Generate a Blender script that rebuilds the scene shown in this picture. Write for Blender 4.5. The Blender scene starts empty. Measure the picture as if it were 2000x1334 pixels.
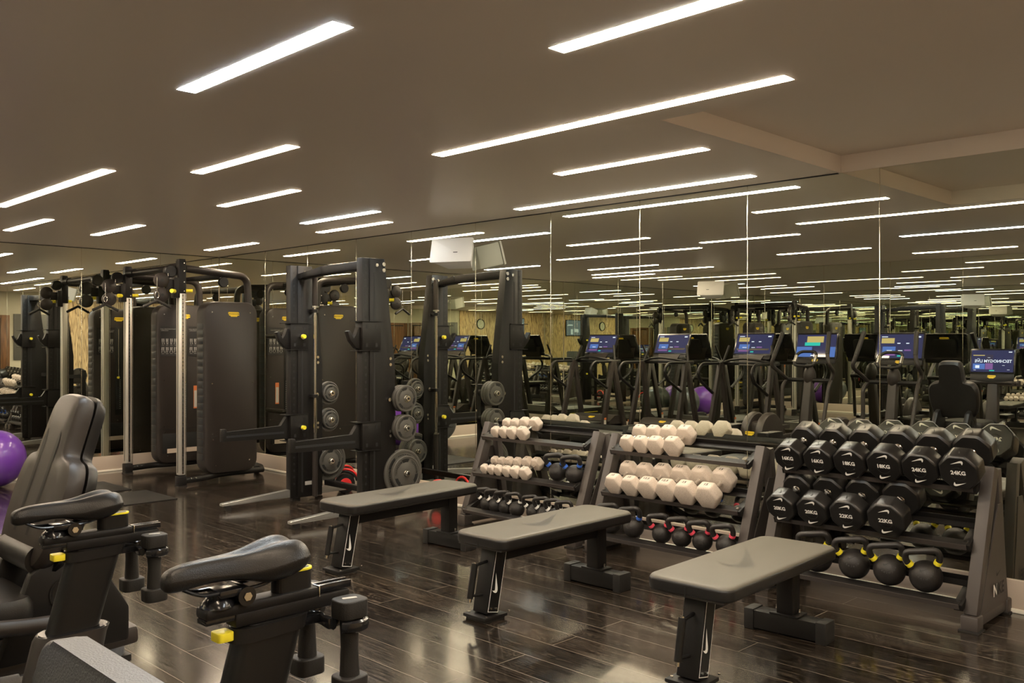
import bpy, bmesh, math, random
from mathutils import Vector, Matrix
random.seed(7)
SC = bpy.context.scene
COL = SC.collection
pi = math.pi
def R(d): return math.radians(d)

# ------------------------------------------------------------------ camera
CAM_H = 1.45
cam = bpy.data.cameras.new('camera'); cam.sensor_width = 36.0
cam.lens = 1780.0/2000*36.0; cam.shift_y = 0.0005; cam.clip_start = 0.05; cam.clip_end = 200
co = bpy.data.objects.new('camera', cam); COL.objects.link(co)
co.location = (0, 0, CAM_H); co.rotation_euler = (R(90), 0, -R(45.11))
SC.camera = co
# ------------------------------------------------------------------ world, exposure
w = bpy.data.worlds.new('world'); SC.world = w; w.use_nodes = True
w.node_tree.nodes['Background'].inputs[0].default_value = (1, .9, .78, 1)
w.node_tree.nodes['Background'].inputs[1].default_value = 0.05
SC.view_settings.view_transform = 'Standard'; SC.view_settings.look = 'None'
SC.view_settings.gamma = 1; SC.view_settings.use_curve_mapping = False
SC.view_settings.exposure = 0.0
LIGHT_K = 84.0
SC.cycles.max_bounces = 14; SC.cycles.glossy_bounces = 12; SC.cycles.diffuse_bounces = 4
SC.cycles.transmission_bounces = 2; SC.cycles.sample_clamp_indirect = 6.0
SC.cycles.caustics_reflective = True; SC.cycles.blur_glossy = 0.4
SC.cycles.use_denoising = True

# ------------------------------------------------------------------ materials
def mat(name, col, rough=.5, metal=0., spec=.42, emis=None, es=0., bump=0., bscale=200., coat=0.):
    m = bpy.data.materials.new(name); m.use_nodes = True
    nt = m.node_tree; b = nt.nodes['Principled BSDF']
    b.inputs['Base Color'].default_value = (*col, 1); b.inputs['Roughness'].default_value = rough
    b.inputs['Metallic'].default_value = metal; b.inputs['Specular IOR Level'].default_value = spec
    b.inputs['Coat Weight'].default_value = coat
    if emis:
        b.inputs['Emission Color'].default_value = (*emis, 1); b.inputs['Emission Strength'].default_value = es
    if bump:
        n = nt.nodes.new('ShaderNodeTexNoise'); n.inputs['Scale'].default_value = bscale
        tc = nt.nodes.new('ShaderNodeTexCoord'); nt.links.new(tc.outputs['Object'], n.inputs['Vector'])
        bp = nt.nodes.new('ShaderNodeBump'); bp.inputs['Strength'].default_value = bump
        bp.inputs['Distance'].default_value = .002
        nt.links.new(n.outputs['Fac'], bp.inputs['Height']); nt.links.new(bp.outputs['Normal'], b.inputs['Normal'])
    return m
def ramp(nt, pts):
    r = nt.nodes.new('ShaderNodeValToRGB'); e = r.color_ramp.elements
    while len(e) < len(pts): e.new(.5)
    for i, (p, c) in enumerate(pts):
        e[i].position = p; e[i].color = (*c, 1)
    return r
M = {}
M['powder'] = mat('black_powder_coat', (.0095, .0084, .0078), .42, spec=.22, bump=.25, bscale=900)
M['rackgrey'] = mat('brown_grey_powder_coat', (.050, .0415, .037), .46, bump=.25, bscale=900)
M['black'] = mat('black_plastic', (.0075, .0068, .0064), .42, spec=.3)
M['dark'] = mat('deep_black', (.005, .005, .005), .6)
M['gloss'] = mat('gloss_black', (.010, .010, .011), .18)
M['shroud'] = mat('warm_black_shroud', (.0240, .0195, .0172), .42, spec=.3, bump=.2, bscale=700)
M['shroudedge'] = mat('blue_black_rib_edge', (.018, .020, .022), .4)
M['rubber'] = mat('dark_rubber', (.016, .0145, .013), .55, spec=.3, bump=.3, bscale=500)
M['beltrubber'] = mat('treadmill_belt_rubber', (.035, .035, .03), .6, bump=.5, bscale=300)
M['chrome'] = mat('chrome', (.78, .76, .72), .12, metal=1)
M['steel'] = mat('brushed_steel', (.66, .65, .61), .22, metal=1)
M['footmetal'] = mat('satin_silver_foot', (.50, .50, .48), .28, metal=.85)
M['alu'] = mat('anodised_aluminium', (.66, .63, .56), .42, metal=.75)
M['yellow'] = mat('yellow_plastic', (.80, .68, .03), .4)
M['amber'] = mat('amber_badge', (.78, .55, .03), .4)
M['red'] = mat('red_rubber', (.62, .02, .02), .4)
M['pink'] = mat('coral_red_band', (.74, .07, .115), .45)
M['blue'] = mat('blue_band', (.035, .12, .50), .45)
M['white'] = mat('white_paint', (.80, .78, .74), .5)
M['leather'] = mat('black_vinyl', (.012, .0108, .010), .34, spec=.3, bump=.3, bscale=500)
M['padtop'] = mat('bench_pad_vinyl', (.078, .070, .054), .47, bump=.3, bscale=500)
M['padmark'] = mat('bench_pad_emboss', (.050, .047, .040), .34)
M['greypad'] = mat('slate_vinyl', (.085, .09, .10), .4, bump=.3, bscale=400)
M['seatbrown'] = mat('seat_back_vinyl', (.027, .0215, .018), .42, bump=.2, bscale=500)
M['plate'] = mat('weight_plate_rubber', (.072, .068, .060), .5, spec=.3, bump=.2, bscale=500)
M['kettle'] = mat('cast_kettlebell', (.0135, .0115, .0105), .42, bump=.5, bscale=350)
M['dbface'] = mat('urethane_black', (.0055, .005, .0048), .36)
M['dbside'] = mat('urethane_side', (.013, .0122, .0115), .28)
M['cream'] = mat('cream_wall', (.68, .62, .50), .6)
M['base'] = mat('beige_baseboard', (.47, .39, .32), .5)
M['shoe'] = mat('pale_shoe_strip', (.80, .75, .64), .4)
M['spk'] = mat('speaker_white', (.62, .61, .58), .5)
M['label'] = mat('paper_label', (.42, .40, .37), .6)
M['print'] = mat('placard_print', (.33, .32, .31), .6)
M['placard'] = mat('placard_black', (.018, .017, .017), .4)
M['orange'] = mat('orange_sticker', (.55, .16, .05), .5)
M['greyband'] = mat('grey_panel', (.11, .105, .095), .5)
M['clockface'] = mat('clock_face', (.75, .72, .58), .5)
def mirror_mat():
    m = mat('silvered_mirror', (.800, .825, .745), .0, metal=1)
    return m
M['mirror'] = mirror_mat()
M['seam'] = mat('bevelled_mirror_edge', (.75, .74, .62), .18, metal=1)
def ball_mat(name, c):
    return mat(name, c, .28, coat=.2)
M['purple'] = ball_mat('purple_vinyl', (.115, .035, .27)); M['greyball'] = ball_mat('graphite_vinyl', (.055, .06, .06))
def terrazzo():
    m = mat('cream_terrazzo', (.6, .5, .42), .5); nt = m.node_tree; b = nt.nodes['Principled BSDF']
    tc = nt.nodes.new('ShaderNodeTexCoord'); v = nt.nodes.new('ShaderNodeTexVoronoi'); v.inputs['Scale'].default_value = 260
    v2 = nt.nodes.new('ShaderNodeTexNoise'); v2.inputs['Scale'].default_value = 420; v2.inputs['Detail'].default_value = 1
    nt.links.new(tc.outputs['Object'], v.inputs['Vector']); nt.links.new(tc.outputs['Object'], v2.inputs['Vector'])
    r = ramp(nt, [(0, (.16, .12, .10)), (.36, (.34, .27, .225)), (.46, (.50, .43, .36)), (1, (.55, .48, .40))])
    nt.links.new(v2.outputs['Fac'], r.inputs['Fac'])
    nt.links.new(r.outputs['Color'], b.inputs['Base Color'])
    return m
M['terrazzo'] = terrazzo()
def emit(name, col, s):
    m = bpy.data.materials.new(name); m.use_nodes = True; nt = m.node_tree
    nt.nodes.remove(nt.nodes['Principled BSDF']); e = nt.nodes.new('ShaderNodeEmission')
    e.inputs[0].default_value = (*col, 1); e.inputs[1].default_value = s
    nt.links.new(e.outputs[0], nt.nodes['Material Output'].inputs[0]); return m
M['warm'] = emit('warm_led', (1, .80, .585), LIGHT_K); M['cool'] = emit('cool_led', (.90, .97, 1.0), LIGHT_K)
M['neutral'] = emit('neutral_led', (1, .92, .76), LIGHT_K)
M['scr'] = mat('screen_blue', (.01, .01, .01), .06, emis=(.035, .038, .115), es=1.0); M['scr2'] = mat('screen_dark', (.01, .01, .01), .06, emis=(.05, .045, .085), es=1.0)
M['tileb'] = emit('screen_tile_blue', (.12, .22, .62), 1.0); M['tilew'] = emit('screen_tile_white', (.8, .85, 1), 1.3)
M['tiley'] = emit('screen_tile_sand', (.62, .48, .18), 1.1); M['tilep'] = emit('screen_tile_plum', (.25, .12, .35), 1.1)
M['tileg'] = emit('screen_tile_teal', (.05, .6, .5), 1.1); M['tvglow'] = emit('television_picture', (.36, .40, .50), .8)
M['bulb'] = emit('warm_bulb', (1, .75, .45), 12)

def floor_mat():
    m = mat('dark_oak_planks', (.03, .025, .02), .3); nt = m.node_tree; b = nt.nodes['Principled BSDF']; L = nt.links.new
    g = nt.nodes.new('ShaderNodeNewGeometry'); s = nt.nodes.new('ShaderNodeSeparateXYZ'); L(g.outputs['Position'], s.inputs[0])
    c = nt.nodes.new('ShaderNodeCombineXYZ')
    ax = nt.nodes.new('ShaderNodeMath'); ax.operation = 'ADD'; ax.inputs[1].default_value = 40.03
    ay = nt.nodes.new('ShaderNodeMath'); ay.operation = 'ADD'; ay.inputs[1].default_value = 30.0
    L(s.outputs['X'], ax.inputs[0]); L(s.outputs['Y'], ay.inputs[0]); L(ay.outputs[0], c.inputs['X']); L(ax.outputs[0], c.inputs['Y'])
    br = nt.nodes.new('ShaderNodeTexBrick'); L(c.outputs[0], br.inputs['Vector'])
    br.inputs['Scale'].default_value = 1; br.inputs['Brick Width'].default_value = 1.83; br.inputs['Row Height'].default_value = .1825
    br.inputs['Mortar Size'].default_value = .0014; br.inputs['Mortar Smooth'].default_value = .1; br.offset = .37; br.offset_frequency = 2
    br.inputs['Color1'].default_value = (0, 0, 0, 1); br.inputs['Color2'].default_value = (1, 1, 1, 1); br.inputs['Mortar'].default_value = (.5, .5, .5, 1)
    # grain : cathedral rings + fine pores, shifted per plank
    off = nt.nodes.new('ShaderNodeVectorMath'); off.operation = 'MULTIPLY_ADD'; off.inputs[1].default_value = (17, 9, 5)
    L(br.outputs['Color'], off.inputs[0]); L(c.outputs[0], off.inputs[2])
    sc_ = nt.nodes.new('ShaderNodeVectorMath'); sc_.operation = 'MULTIPLY'; sc_.inputs[1].default_value = (1.5, 7.5, 1); L(off.outputs[0], sc_.inputs[0])
    n1 = nt.nodes.new('ShaderNodeTexNoise'); n1.inputs['Scale'].default_value = 1.0; n1.inputs['Detail'].default_value = 1.5; n1.inputs['Roughness'].default_value = .4; L(sc_.outputs[0], n1.inputs['Vector'])
    mul = nt.nodes.new('ShaderNodeMath'); mul.operation = 'MULTIPLY'; mul.inputs[1].default_value = 260; L(n1.outputs['Fac'], mul.inputs[0])
    so = nt.nodes.new('ShaderNodeSeparateXYZ'); L(off.outputs[0], so.inputs[0])
    ml = nt.nodes.new('ShaderNodeMath'); ml.operation = 'MULTIPLY_ADD'; ml.inputs[1].default_value = 260; L(so.outputs['Y'], ml.inputs[0]); L(mul.outputs[0], ml.inputs[2])
    fr = nt.nodes.new('ShaderNodeMath'); fr.operation = 'SINE'; L(ml.outputs[0], fr.inputs[0])
    n2 = nt.nodes.new('ShaderNodeTexNoise'); n2.inputs['Scale'].default_value = 1; n2.inputs['Detail'].default_value = 3; n2.inputs['Roughness'].default_value = .55
    s2 = nt.nodes.new('ShaderNodeVectorMath'); s2.operation = 'MULTIPLY'; s2.inputs[1].default_value = (5, 95, 1); L(off.outputs[0], s2.inputs[0]); L(s2.outputs[0], n2.inputs['Vector'])
    mx = nt.nodes.new('ShaderNodeMath'); mx.operation = 'MULTIPLY_ADD'; mx.inputs[1].default_value = .16; L(fr.outputs[0], mx.inputs[0]); L(n2.outputs['Fac'], mx.inputs[2])
    rp = ramp(nt, [(.34, (.0052, .0034, .0024)), (.50, (.0130, .0090, .0066)), (.64, (.036, .0265, .019)), (.82, (.105, .080, .056))]); L(mx.outputs[0], rp.inputs['Fac'])
    # per plank value
    hv = nt.nodes.new('ShaderNodeHueSaturation'); mr = nt.nodes.new('ShaderNodeMapRange'); L(br.outputs['Color'], mr.inputs['Value'])
    mr.inputs['To Min'].default_value = .55; mr.inputs['To Max'].default_value = 1.35; L(mr.outputs[0], hv.inputs['Value']); L(rp.outputs['Color'], hv.inputs['Color'])
    mixm = nt.nodes.new('ShaderNodeMix'); mixm.data_type = 'RGBA'; L(br.outputs['Fac'], mixm.inputs['Factor']); L(hv.outputs['Color'], mixm.inputs['A'])
    mixm.inputs['B'].default_value = (.22, .19, .15, 1); L(mixm.outputs['Result'], b.inputs['Base Color'])
    rr = nt.nodes.new('ShaderNodeMapRange'); L(n2.outputs['Fac'], rr.inputs['Value']); rr.inputs['To Min'].default_value = .08; rr.inputs['To Max'].default_value = .30
    L(rr.outputs[0], b.inputs['Roughness'])
    bp = nt.nodes.new('ShaderNodeBump'); bp.inputs['Strength'].default_value = .16; bp.inputs['Distance'].default_value = .0007
    L(mx.outputs[0], bp.inputs['Height']); L(bp.outputs['Normal'], b.inputs['Normal'])
    b.inputs['Specular IOR Level'].default_value = .6; b.inputs['Coat Weight'].default_value = .35; b.inputs['Coat Roughness'].default_value = .10
    return m
M['floor'] = floor_mat()
def ceil_mat():
    m = mat('taupe_satin_ceiling', (.59, .505, .43), .34); nt = m.node_tree; b = nt.nodes['Principled BSDF']; L = nt.links.new
    g = nt.nodes.new('ShaderNodeNewGeometry'); n = nt.nodes.new('ShaderNodeTexNoise'); n.inputs['Scale'].default_value = .8; n.inputs['Detail'].default_value = 3
    L(g.outputs['Position'], n.inputs['Vector']); bp = nt.nodes.new('ShaderNodeBump'); bp.inputs['Strength'].default_value = .12; bp.inputs['Distance'].default_value = .02
    L(n.outputs['Fac'], bp.inputs['Height']); L(bp.outputs['Normal'], b.inputs['Normal'])
    return m
M['ceil'] = ceil_mat()
M['coffer'] = mat('coffer_face_paint', (.80, .72, .66), .6)
def slat_mat():
    m = mat('rippled_oak_cladding', (.35, .23, .12), .5); nt = m.node_tree; b = nt.nodes['Principled BSDF']; L = nt.links.new
    g = nt.nodes.new('ShaderNodeNewGeometry'); v = nt.nodes.new('ShaderNodeVectorMath'); v.operation = 'MULTIPLY'; v.inputs[1].default_value = (17, 1, 1.1)
    L(g.outputs['Position'], v.inputs[0]); n = nt.nodes.new('ShaderNodeTexNoise'); n.inputs['Scale'].default_value = 1.2; n.inputs['Detail'].default_value = 1
    L(v.outputs[0], n.inputs['Vector']); ml = nt.nodes.new('ShaderNodeMath'); ml.operation = 'MULTIPLY'; ml.inputs[1].default_value = 40; L(n.outputs['Fac'], ml.inputs[0])
    sn = nt.nodes.new('ShaderNodeMath'); sn.operation = 'SINE'; L(ml.outputs[0], sn.inputs[0])
    r = ramp(nt, [(0, (.22, .14, .07)), (.30, (.62, .43, .23)), (1, (.78, .57, .32))]); mr = nt.nodes.new('ShaderNodeMapRange'); mr.inputs['From Min'].default_value = -1
    L(sn.outputs[0], mr.inputs['Value']); L(mr.outputs[0], r.inputs['Fac']); L(r.outputs['Color'], b.inputs['Base Color'])
    bp = nt.nodes.new('ShaderNodeBump'); bp.inputs['Strength'].default_value = .6; L(sn.outputs[0], bp.inputs['Height']); L(bp.outputs['Normal'], b.inputs['Normal'])
    return m
M['slat'] = slat_mat()
def wood_mat():
    m = mat('brown_door_wood', (.19, .085, .035), .35); nt = m.node_tree; b = nt.nodes['Principled BSDF']; L = nt.links.new
    g = nt.nodes.new('ShaderNodeNewGeometry'); v = nt.nodes.new('ShaderNodeVectorMath'); v.operation = 'MULTIPLY'; v.inputs[1].default_value = (14, 14, 1.3)
    L(g.outputs['Position'], v.inputs[0]); n = nt.nodes.new('ShaderNodeTexNoise'); n.inputs['Scale'].default_value = 2; n.inputs['Detail'].default_value = 5
    L(v.outputs[0], n.inputs['Vector']); r = ramp(nt, [(.3, (.09, .038, .015)), (.7, (.26, .12, .05))]); L(n.outputs['Fac'], r.inputs['Fac']); L(r.outputs['Color'], b.inputs['Base Color'])
    return m
M['wood'] = wood_mat()

# ------------------------------------------------------------------ mesh helpers
def frame(o, x, y):
    x = Vector(x).normalized(); y = Vector(y); z = x.cross(y).normalized(); y = z.cross(x).normalized()
    m = Matrix.Identity(4)
    for i in range(3): m[i][0] = x[i]; m[i][1] = y[i]; m[i][2] = z[i]; m[i][3] = o[i]
    return m
def T(x, y, z): return Matrix.Translation((x, y, z))
def rrect(w, h, r, n=5):
    p = []
    for cx, cy, a in ((w/2-r, h/2-r, 0), (-w/2+r, h/2-r, 90), (-w/2+r, -h/2+r, 180), (w/2-r, -h/2+r, 270)):
        for i in range(n+1):
            t = R(a+90*i/n); p.append((cx+r*math.cos(t), cy+r*math.sin(t)))
    return p
def ngon(r, n, a0=0): return [(r*math.cos(a0+2*pi*i/n), r*math.sin(a0+2*pi*i/n)) for i in range(n)]
SWOOSH = [(1, .40), (.80, .30), (.60, .205), (.45, .13), (.32, .065), (.20, .025), (.11, .03), (.045, .08), (.025, .17), (.05, .27), (.10, .37),
          (.13, .385), (.115, .31), (.13, .245), (.18, .215), (.26, .21), (.38, .23), (.60, .285)]
BADGE = [(-.5, .16), (-.42, .2), (.42, .2), (.46, .15), (.5, .14), (.5, -.1), (.36, -.1), (.3, -.2), (-.25, -.2), (-.32, -.1), (-.42, -.1), (-.44, 0), (-.5, .03)]
_txt = {}
def text_mesh(s, bold=.02):
    k = (s, bold)
    if k not in _txt:
        cu = bpy.data.curves.new('txt', 'FONT'); cu.body = s; cu.size = 1; cu.align_x = 'CENTER'; cu.align_y = 'CENTER'; cu.offset = bold; cu.resolution_u = 2
        o = bpy.data.objects.new('txt', cu); COL.objects.link(o)
        bpy.context.view_layer.update()
        me = bpy.data.meshes.new_from_object(o); COL.objects.unlink(o); bpy.data.objects.remove(o); bpy.data.curves.remove(cu)
        _txt[k] = ([v.co.copy() for v in me.vertices], [tuple(p.vertices) for p in me.polygons]); bpy.data.meshes.remove(me)
    return _txt[k]

class MB:
    def __init__(s, m='powder'): s.bm = bmesh.new(); s.ms = []; s.use(m)
    def use(s, m):
        if m not in s.ms: s.ms.append(m)
        s.mi = s.ms.index(m); return s
    def _add(s, verts, faces):
        bv = [s.bm.verts.new(v) for v in verts]; out = []
        for f in faces:
            try: fc = s.bm.faces.new([bv[i] for i in f]); fc.material_index = s.mi; out.append(fc)
            except ValueError: pass
        return bv, out
    def prism(s, pts, h, X=None, bev=0, seg=2, bevall=True):
        """2-D outline in local XY, raised by h along local Z."""
        X = X or Matrix.Identity(4); n = len(pts)
        vs = [X @ Vector((a, b, 0)) for a, b in pts] + [X @ Vector((a, b, h)) for a, b in pts]
        fs = [tuple(range(n-1, -1, -1)), tuple(range(n, 2*n))] + [(i, (i+1) % n, n+(i+1) % n, n+i) for i in range(n)]
        bv, fc = s._add(vs, fs)
        if bev:
            es = set()
            for f in fc[:2] if not bevall else fc:
                for e in f.edges: es.add(e)
            mi = s.mi
            r = bmesh.ops.bevel(s.bm, geom=list(es), offset=bev, segments=seg, profile=.5, affect='EDGES', clamp_overlap=True)
            for f in r['faces']: f.material_index = mi
        return s
    def box(s, c, d, bev=0, X=None, seg=2):
        X = (X or Matrix.Identity(4)) @ T(c[0], c[1], c[2]-d[2]/2)
        return s.prism([(-d[0]/2, -d[1]/2), (d[0]/2, -d[1]/2), (d[0]/2, d[1]/2), (-d[0]/2, d[1]/2)], d[2], X, bev, seg)
    def bar(s, p0, p1, w, h, bev=0, up=(0, 0, 1), w1=None, h1=None):
        """rectangular bar from p0 to p1; w across, h along up."""
        p0 = Vector(p0); p1 = Vector(p1); z = (p1-p0); L = z.length; z.normalize(); up = Vector(up)
        x = up.cross(z)
        if x.length < 1e-4: x = Vector((1, 0, 0)).cross(z)
        x.normalize(); y = z.cross(x)
        m = Matrix.Identity(4)
        for i in range(3): m[i][0] = x[i]; m[i][1] = y[i]; m[i][2] = z[i]; m[i][3] = p0[i]
        w1 = w if w1 is None else w1; h1 = h if h1 is None else h1
        vs = [m @ Vector((a*w/2, b*h/2, 0)) for a, b in ((-1, -1), (1, -1), (1, 1), (-1, 1))] + [m @ Vector((a*w1/2, b*h1/2, L)) for a, b in ((-1, -1), (1, -1), (1, 1), (-1, 1))]
        bv, fc = s._add(vs, [(3, 2, 1, 0), (4, 5, 6, 7), (0, 1, 5, 4), (1, 2, 6, 5), (2, 3, 7, 6), (3, 0, 4, 7)])
        if bev:
            es = set(e for f in fc for e in f.edges); mi = s.mi
            r = bmesh.ops.bevel(s.bm, geom=list(es), offset=bev, segments=2, profile=.5, affect='EDGES', clamp_overlap=True)
            for f in r['faces']: f.material_index = mi
        return s
    def loft(s, rings, cap=True, closed=False):
        n = len(rings[0]); vs = [v for r in rings for v in r]; fs = []
        m = len(rings)
        for k in range(m if closed else m-1):
            k2 = (k+1) % m
            for i in range(n): fs.append((k*n+i, k*n+(i+1) % n, k2*n+(i+1) % n, k2*n+i))
        if cap and not closed: fs += [tuple(range(n-1, -1, -1)), tuple(range((m-1)*n, m*n))]
        s._add(vs, fs); return s
    def cyl(s, p0, p1, r, n=16, r2=None, ch=0):
        p0 = Vector(p0); p1 = Vector(p1); z = (p1-p0).normalized(); a = Vector((0, 0, 1)) if abs(z.z) < .9 else Vector((1, 0, 0))
        x = a.cross(z).normalized(); y = z.cross(x); r2 = r if r2 is None else r2; rg = []
        L = (p1-p0).length
        st = [(0, r), (L, r2)] if not ch else [(0, r-ch), (ch, r), (L-ch, r2), (L, r2-ch)]
        for t, rr in st: rg.append([p0+z*t+x*rr*math.cos(2*pi*i/n)+y*rr*math.sin(2*pi*i/n) for i in range(n)])
        return s.loft(rg)
    def lathe(s, prof, X=None, n=24):
        """profile [(r, z)] turned about local Z."""
        X = X or Matrix.Identity(4)
        return s.loft([[X @ Vector((r*math.cos(2*pi*i/n), r*math.sin(2*pi*i/n), z)) for i in range(n)] for r, z in prof])
    def tube(s, pts, r, n=10, rad=0, closed=False, flat=1.0, seg=5):
        pts = [Vector(p) for p in pts]
        if rad:
            q = [pts[0]] if not closed else []
            rng = range(1, len(pts)-1) if not closed else range(len(pts))
            for i in rng:
                a = pts[i-1]; b = pts[i]; c = pts[(i+1) % len(pts)]; d1 = a-b; d2 = c-b
                t = min(rad, d1.length*.49, d2.length*.49); s0 = b+d1.normalized()*t; s1 = b+d2.normalized()*t
                for k in range(seg+1):
                    u = k/seg; q.append(s0*(1-u)**2+b*2*u*(1-u)+s1*u*u)
            if not closed: q.append(pts[-1])
            pts = q
        m = len(pts); rg = []; x = None
        for i in range(m):
            if closed: t = pts[(i+1) % m]-pts[i-1]
            else: t = pts[min(i+1, m-1)]-pts[max(i-1, 0)]
            t.normalize()
            if x is None:
                a = Vector((0, 0, 1)) if abs(t.z) < .9 else Vector((1, 0, 0)); x = a.cross(t).normalized()
            x = (x-t*x.dot(t)).normalized(); y = t.cross(x)
            rr = r(i/(m-1)) if callable(r) else r
            rg.append([pts[i]+x*rr*math.cos(2*pi*k/n)+y*rr*flat*math.sin(2*pi*k/n) for k in range(n)])
        return s.loft(rg, closed=closed)
    def ball(s, c, r, sc=(1, 1, 1), n=24, m=14, cut=None):
        rg = []
        for j in range(1, m):
            t = pi*j/m; z = -math.cos(t)
            if cut is not None and z < cut: z = cut
            rg.append([Vector((c[0]+r*sc[0]*math.sin(t)*math.cos(2*pi*i/n), c[1]+r*sc[1]*math.sin(t)*math.sin(2*pi*i/n), c[2]+r*sc[2]*z)) for i in range(n)])
        return s.loft(rg)
    def text(s, t, X, size, bold=.02):
        vs, fs = text_mesh(t, bold); s._add([X @ Vector((v.x*size, v.y*size, 0)) for v in vs], fs); return s
    def poly(s, pts, X, sc=1.0, h=.0006):
        vs = [X @ Vector((a*sc, b*sc, h)) for a, b in pts]; bv, fc = s._add(vs, [tuple(range(len(vs)))])
        bmesh.ops.triangulate(s.bm, faces=fc); return s
    def tf(s, X): bmesh.ops.transform(s.bm, matrix=X, verts=s.bm.verts[:]); return s
    def build(s, name, parent=None, label=None, ang=38, loc=None):
        me = bpy.data.meshes.new(name); bmesh.ops.recalc_face_normals(s.bm, faces=[f for f in s.bm.faces if len(f.edges) > 2 and not all(e.is_boundary for e in f.edges)])
        s.bm.to_mesh(me); s.bm.free()
        for k in s.ms: me.materials.append(M[k])
        me.polygons.foreach_set('use_smooth', [True]*len(me.polygons)); me.set_sharp_from_angle(angle=R(ang))
        o = bpy.data.objects.new(name, me); COL.objects.link(o)
        if parent: o.parent = parent
        if loc: o.location = loc
        if label: o['label'] = label
        return o
def thing(name, label, cat, loc=(0, 0, 0), rz=0, group=None, rot=None):
    o = bpy.data.objects.new(name, None); COL.objects.link(o); o.empty_display_size = .1; o.location = loc
    o.rotation_euler = rot if rot else (0, 0, rz); o['label'] = label; o['category'] = cat
    if group: o['group'] = group
    return o
def tag(o, label, cat, group=None):
    o['label'] = label; o['category'] = cat
    if group: o['group'] = group
    return o
def struct(o): o['kind'] = 'structure'; return o
KIDS = {}
def dup(root, label, loc, rz=None, group=None, rot=None):
    def kids(o): return [c for c in ALL() if c.parent == o]
    allo = list(COL.objects)
    ch = {}
    for c in allo:
        if c.parent: ch.setdefault(c.parent.name, []).append(c)
    r = root.copy(); COL.objects.link(r); r.location = loc
    if rz is not None: r.rotation_euler = (0, 0, rz)
    if rot is not None: r.rotation_euler = rot
    r['label'] = label
    if group: r['group'] = group
    for c in ch.get(root.name, []):
        k = c.copy(); COL.objects.link(k); k.parent = r
        for g in ch.get(c.name, []):
            q = g.copy(); COL.objects.link(q); q.parent = k
    return r
def badge(mb, X, size=.1, m='amber', txt='TECHNOGYM'):
    mb.use(m).poly(BADGE, X, size, .001)
    mb.use('black').text(txt, X @ T(0, .03*size, .0016), size*.155, .01)
# ------------------------------------------------------------------ room
XW, XM, YB, YN, H = 5.38, -0.97, 10.42, -1.8, 2.487
def rectstruct(name, c, d, m, bev=0): return struct(MB(m).box(c, d, bev).build(name))
rectstruct('floor', ((XW+XM)/2, (YB+YN)/2, -.05), (XW-XM+.4, YB-YN+.4, .1), 'floor')
# ceiling with a slot for every strip light
LIGHTS = [ # X, Y0, Y1, tone, label
 (1.72, 2.49, 3.62, 'cool', 'bright cool white strip light in the ceiling at the upper left, the largest of all'),
 (2.41, .05, 2.18, 'neutral', 'neutral white strip light running off the top edge of the photo'),
 (3.30, 1.75, 3.88, 'warm', 'very long warm strip light across the upper middle, beside the coffer'),
 (2.60, 4.22, 5.33, 'warm', 'short warm strip light left of centre, above the cable machine'),
 (2.18, 5.60, 7.72, 'warm', 'long warm strip light meeting the left edge of the photo'),
 (2.70, 8.21, 9.33, 'warm', 'small warm strip light far left, near the back mirror wall'),
 (3.41, 8.03, 9.13, 'warm', 'small warm strip light in front of the back mirror, over the cable columns'),
 (3.37, 5.43, 6.50, 'warm', 'short warm strip light second nearest above the cable machine towers'),
 (4.37, 5.86, 6.94, 'cool', 'cool white short strip light paired with a warm one over the half rack'),
 (4.83, 6.30, 7.40, 'warm', 'warm short strip light over the half rack, beside its cool white pair'),
 (4.87, 8.63, 9.73, 'warm', 'warm short strip light in the far corner between the two mirror walls'),
 (4.20, 2.71, 3.79, 'warm', 'warm strip light between the very long strip and the one along the mirror'),
 (5.09, 2.94, 5.02, 'neutral', 'long pale strip light running close along the dumbbell mirror wall'),
 (1.70, 8.50, 9.55, 'cool', 'cool strip light by the back mirror, seen only in reflection'),
 (.85, 4.28, 5.40, 'warm', 'warm strip light above the cross trainers, seen only in reflection'),
 (.70, 7.25, 8.45, 'warm', 'warm short strip light above the middle treadmill belt, seen in the mirror'),
 (-.10, 6.90, 9.05, 'warm', 'long warm strip light over the treadmill consoles, seen in the mirror'),
 (-.10, 3.09, 4.20, 'warm', 'warm short strip light over the recumbent bike screen, seen in the mirror'),
 (-.60, 8.25, 9.45, 'warm', 'warm strip light by the treadmill mirror wall, seen only in the mirror'),
]
LIGHTS += [(4.30, -.9, .3, 'warm', 'added unseen warm fill strip light behind the photographer on the coffer side'),  # unseen strips added from here on, to light the foreground floor
 (.55, .5, 1.7, 'warm', 'added unseen warm fill strip light above the nearest upright bike'),
 (.2, -1.45, -.35, 'warm', 'added unseen warm wall wash strip near the oak clad wall by the television'), (3.0, -1.5, -.3, 'warm', 'added unseen warm wall wash strip near the oak clad wall by the clock'),  # both added out of view to brighten the near wall
 (1.7, -1.2, .2, 'cool', 'added unseen cool fill strip light behind the photographer in mid room')]  # another added fill strip, out of view
LW = .085
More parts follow.
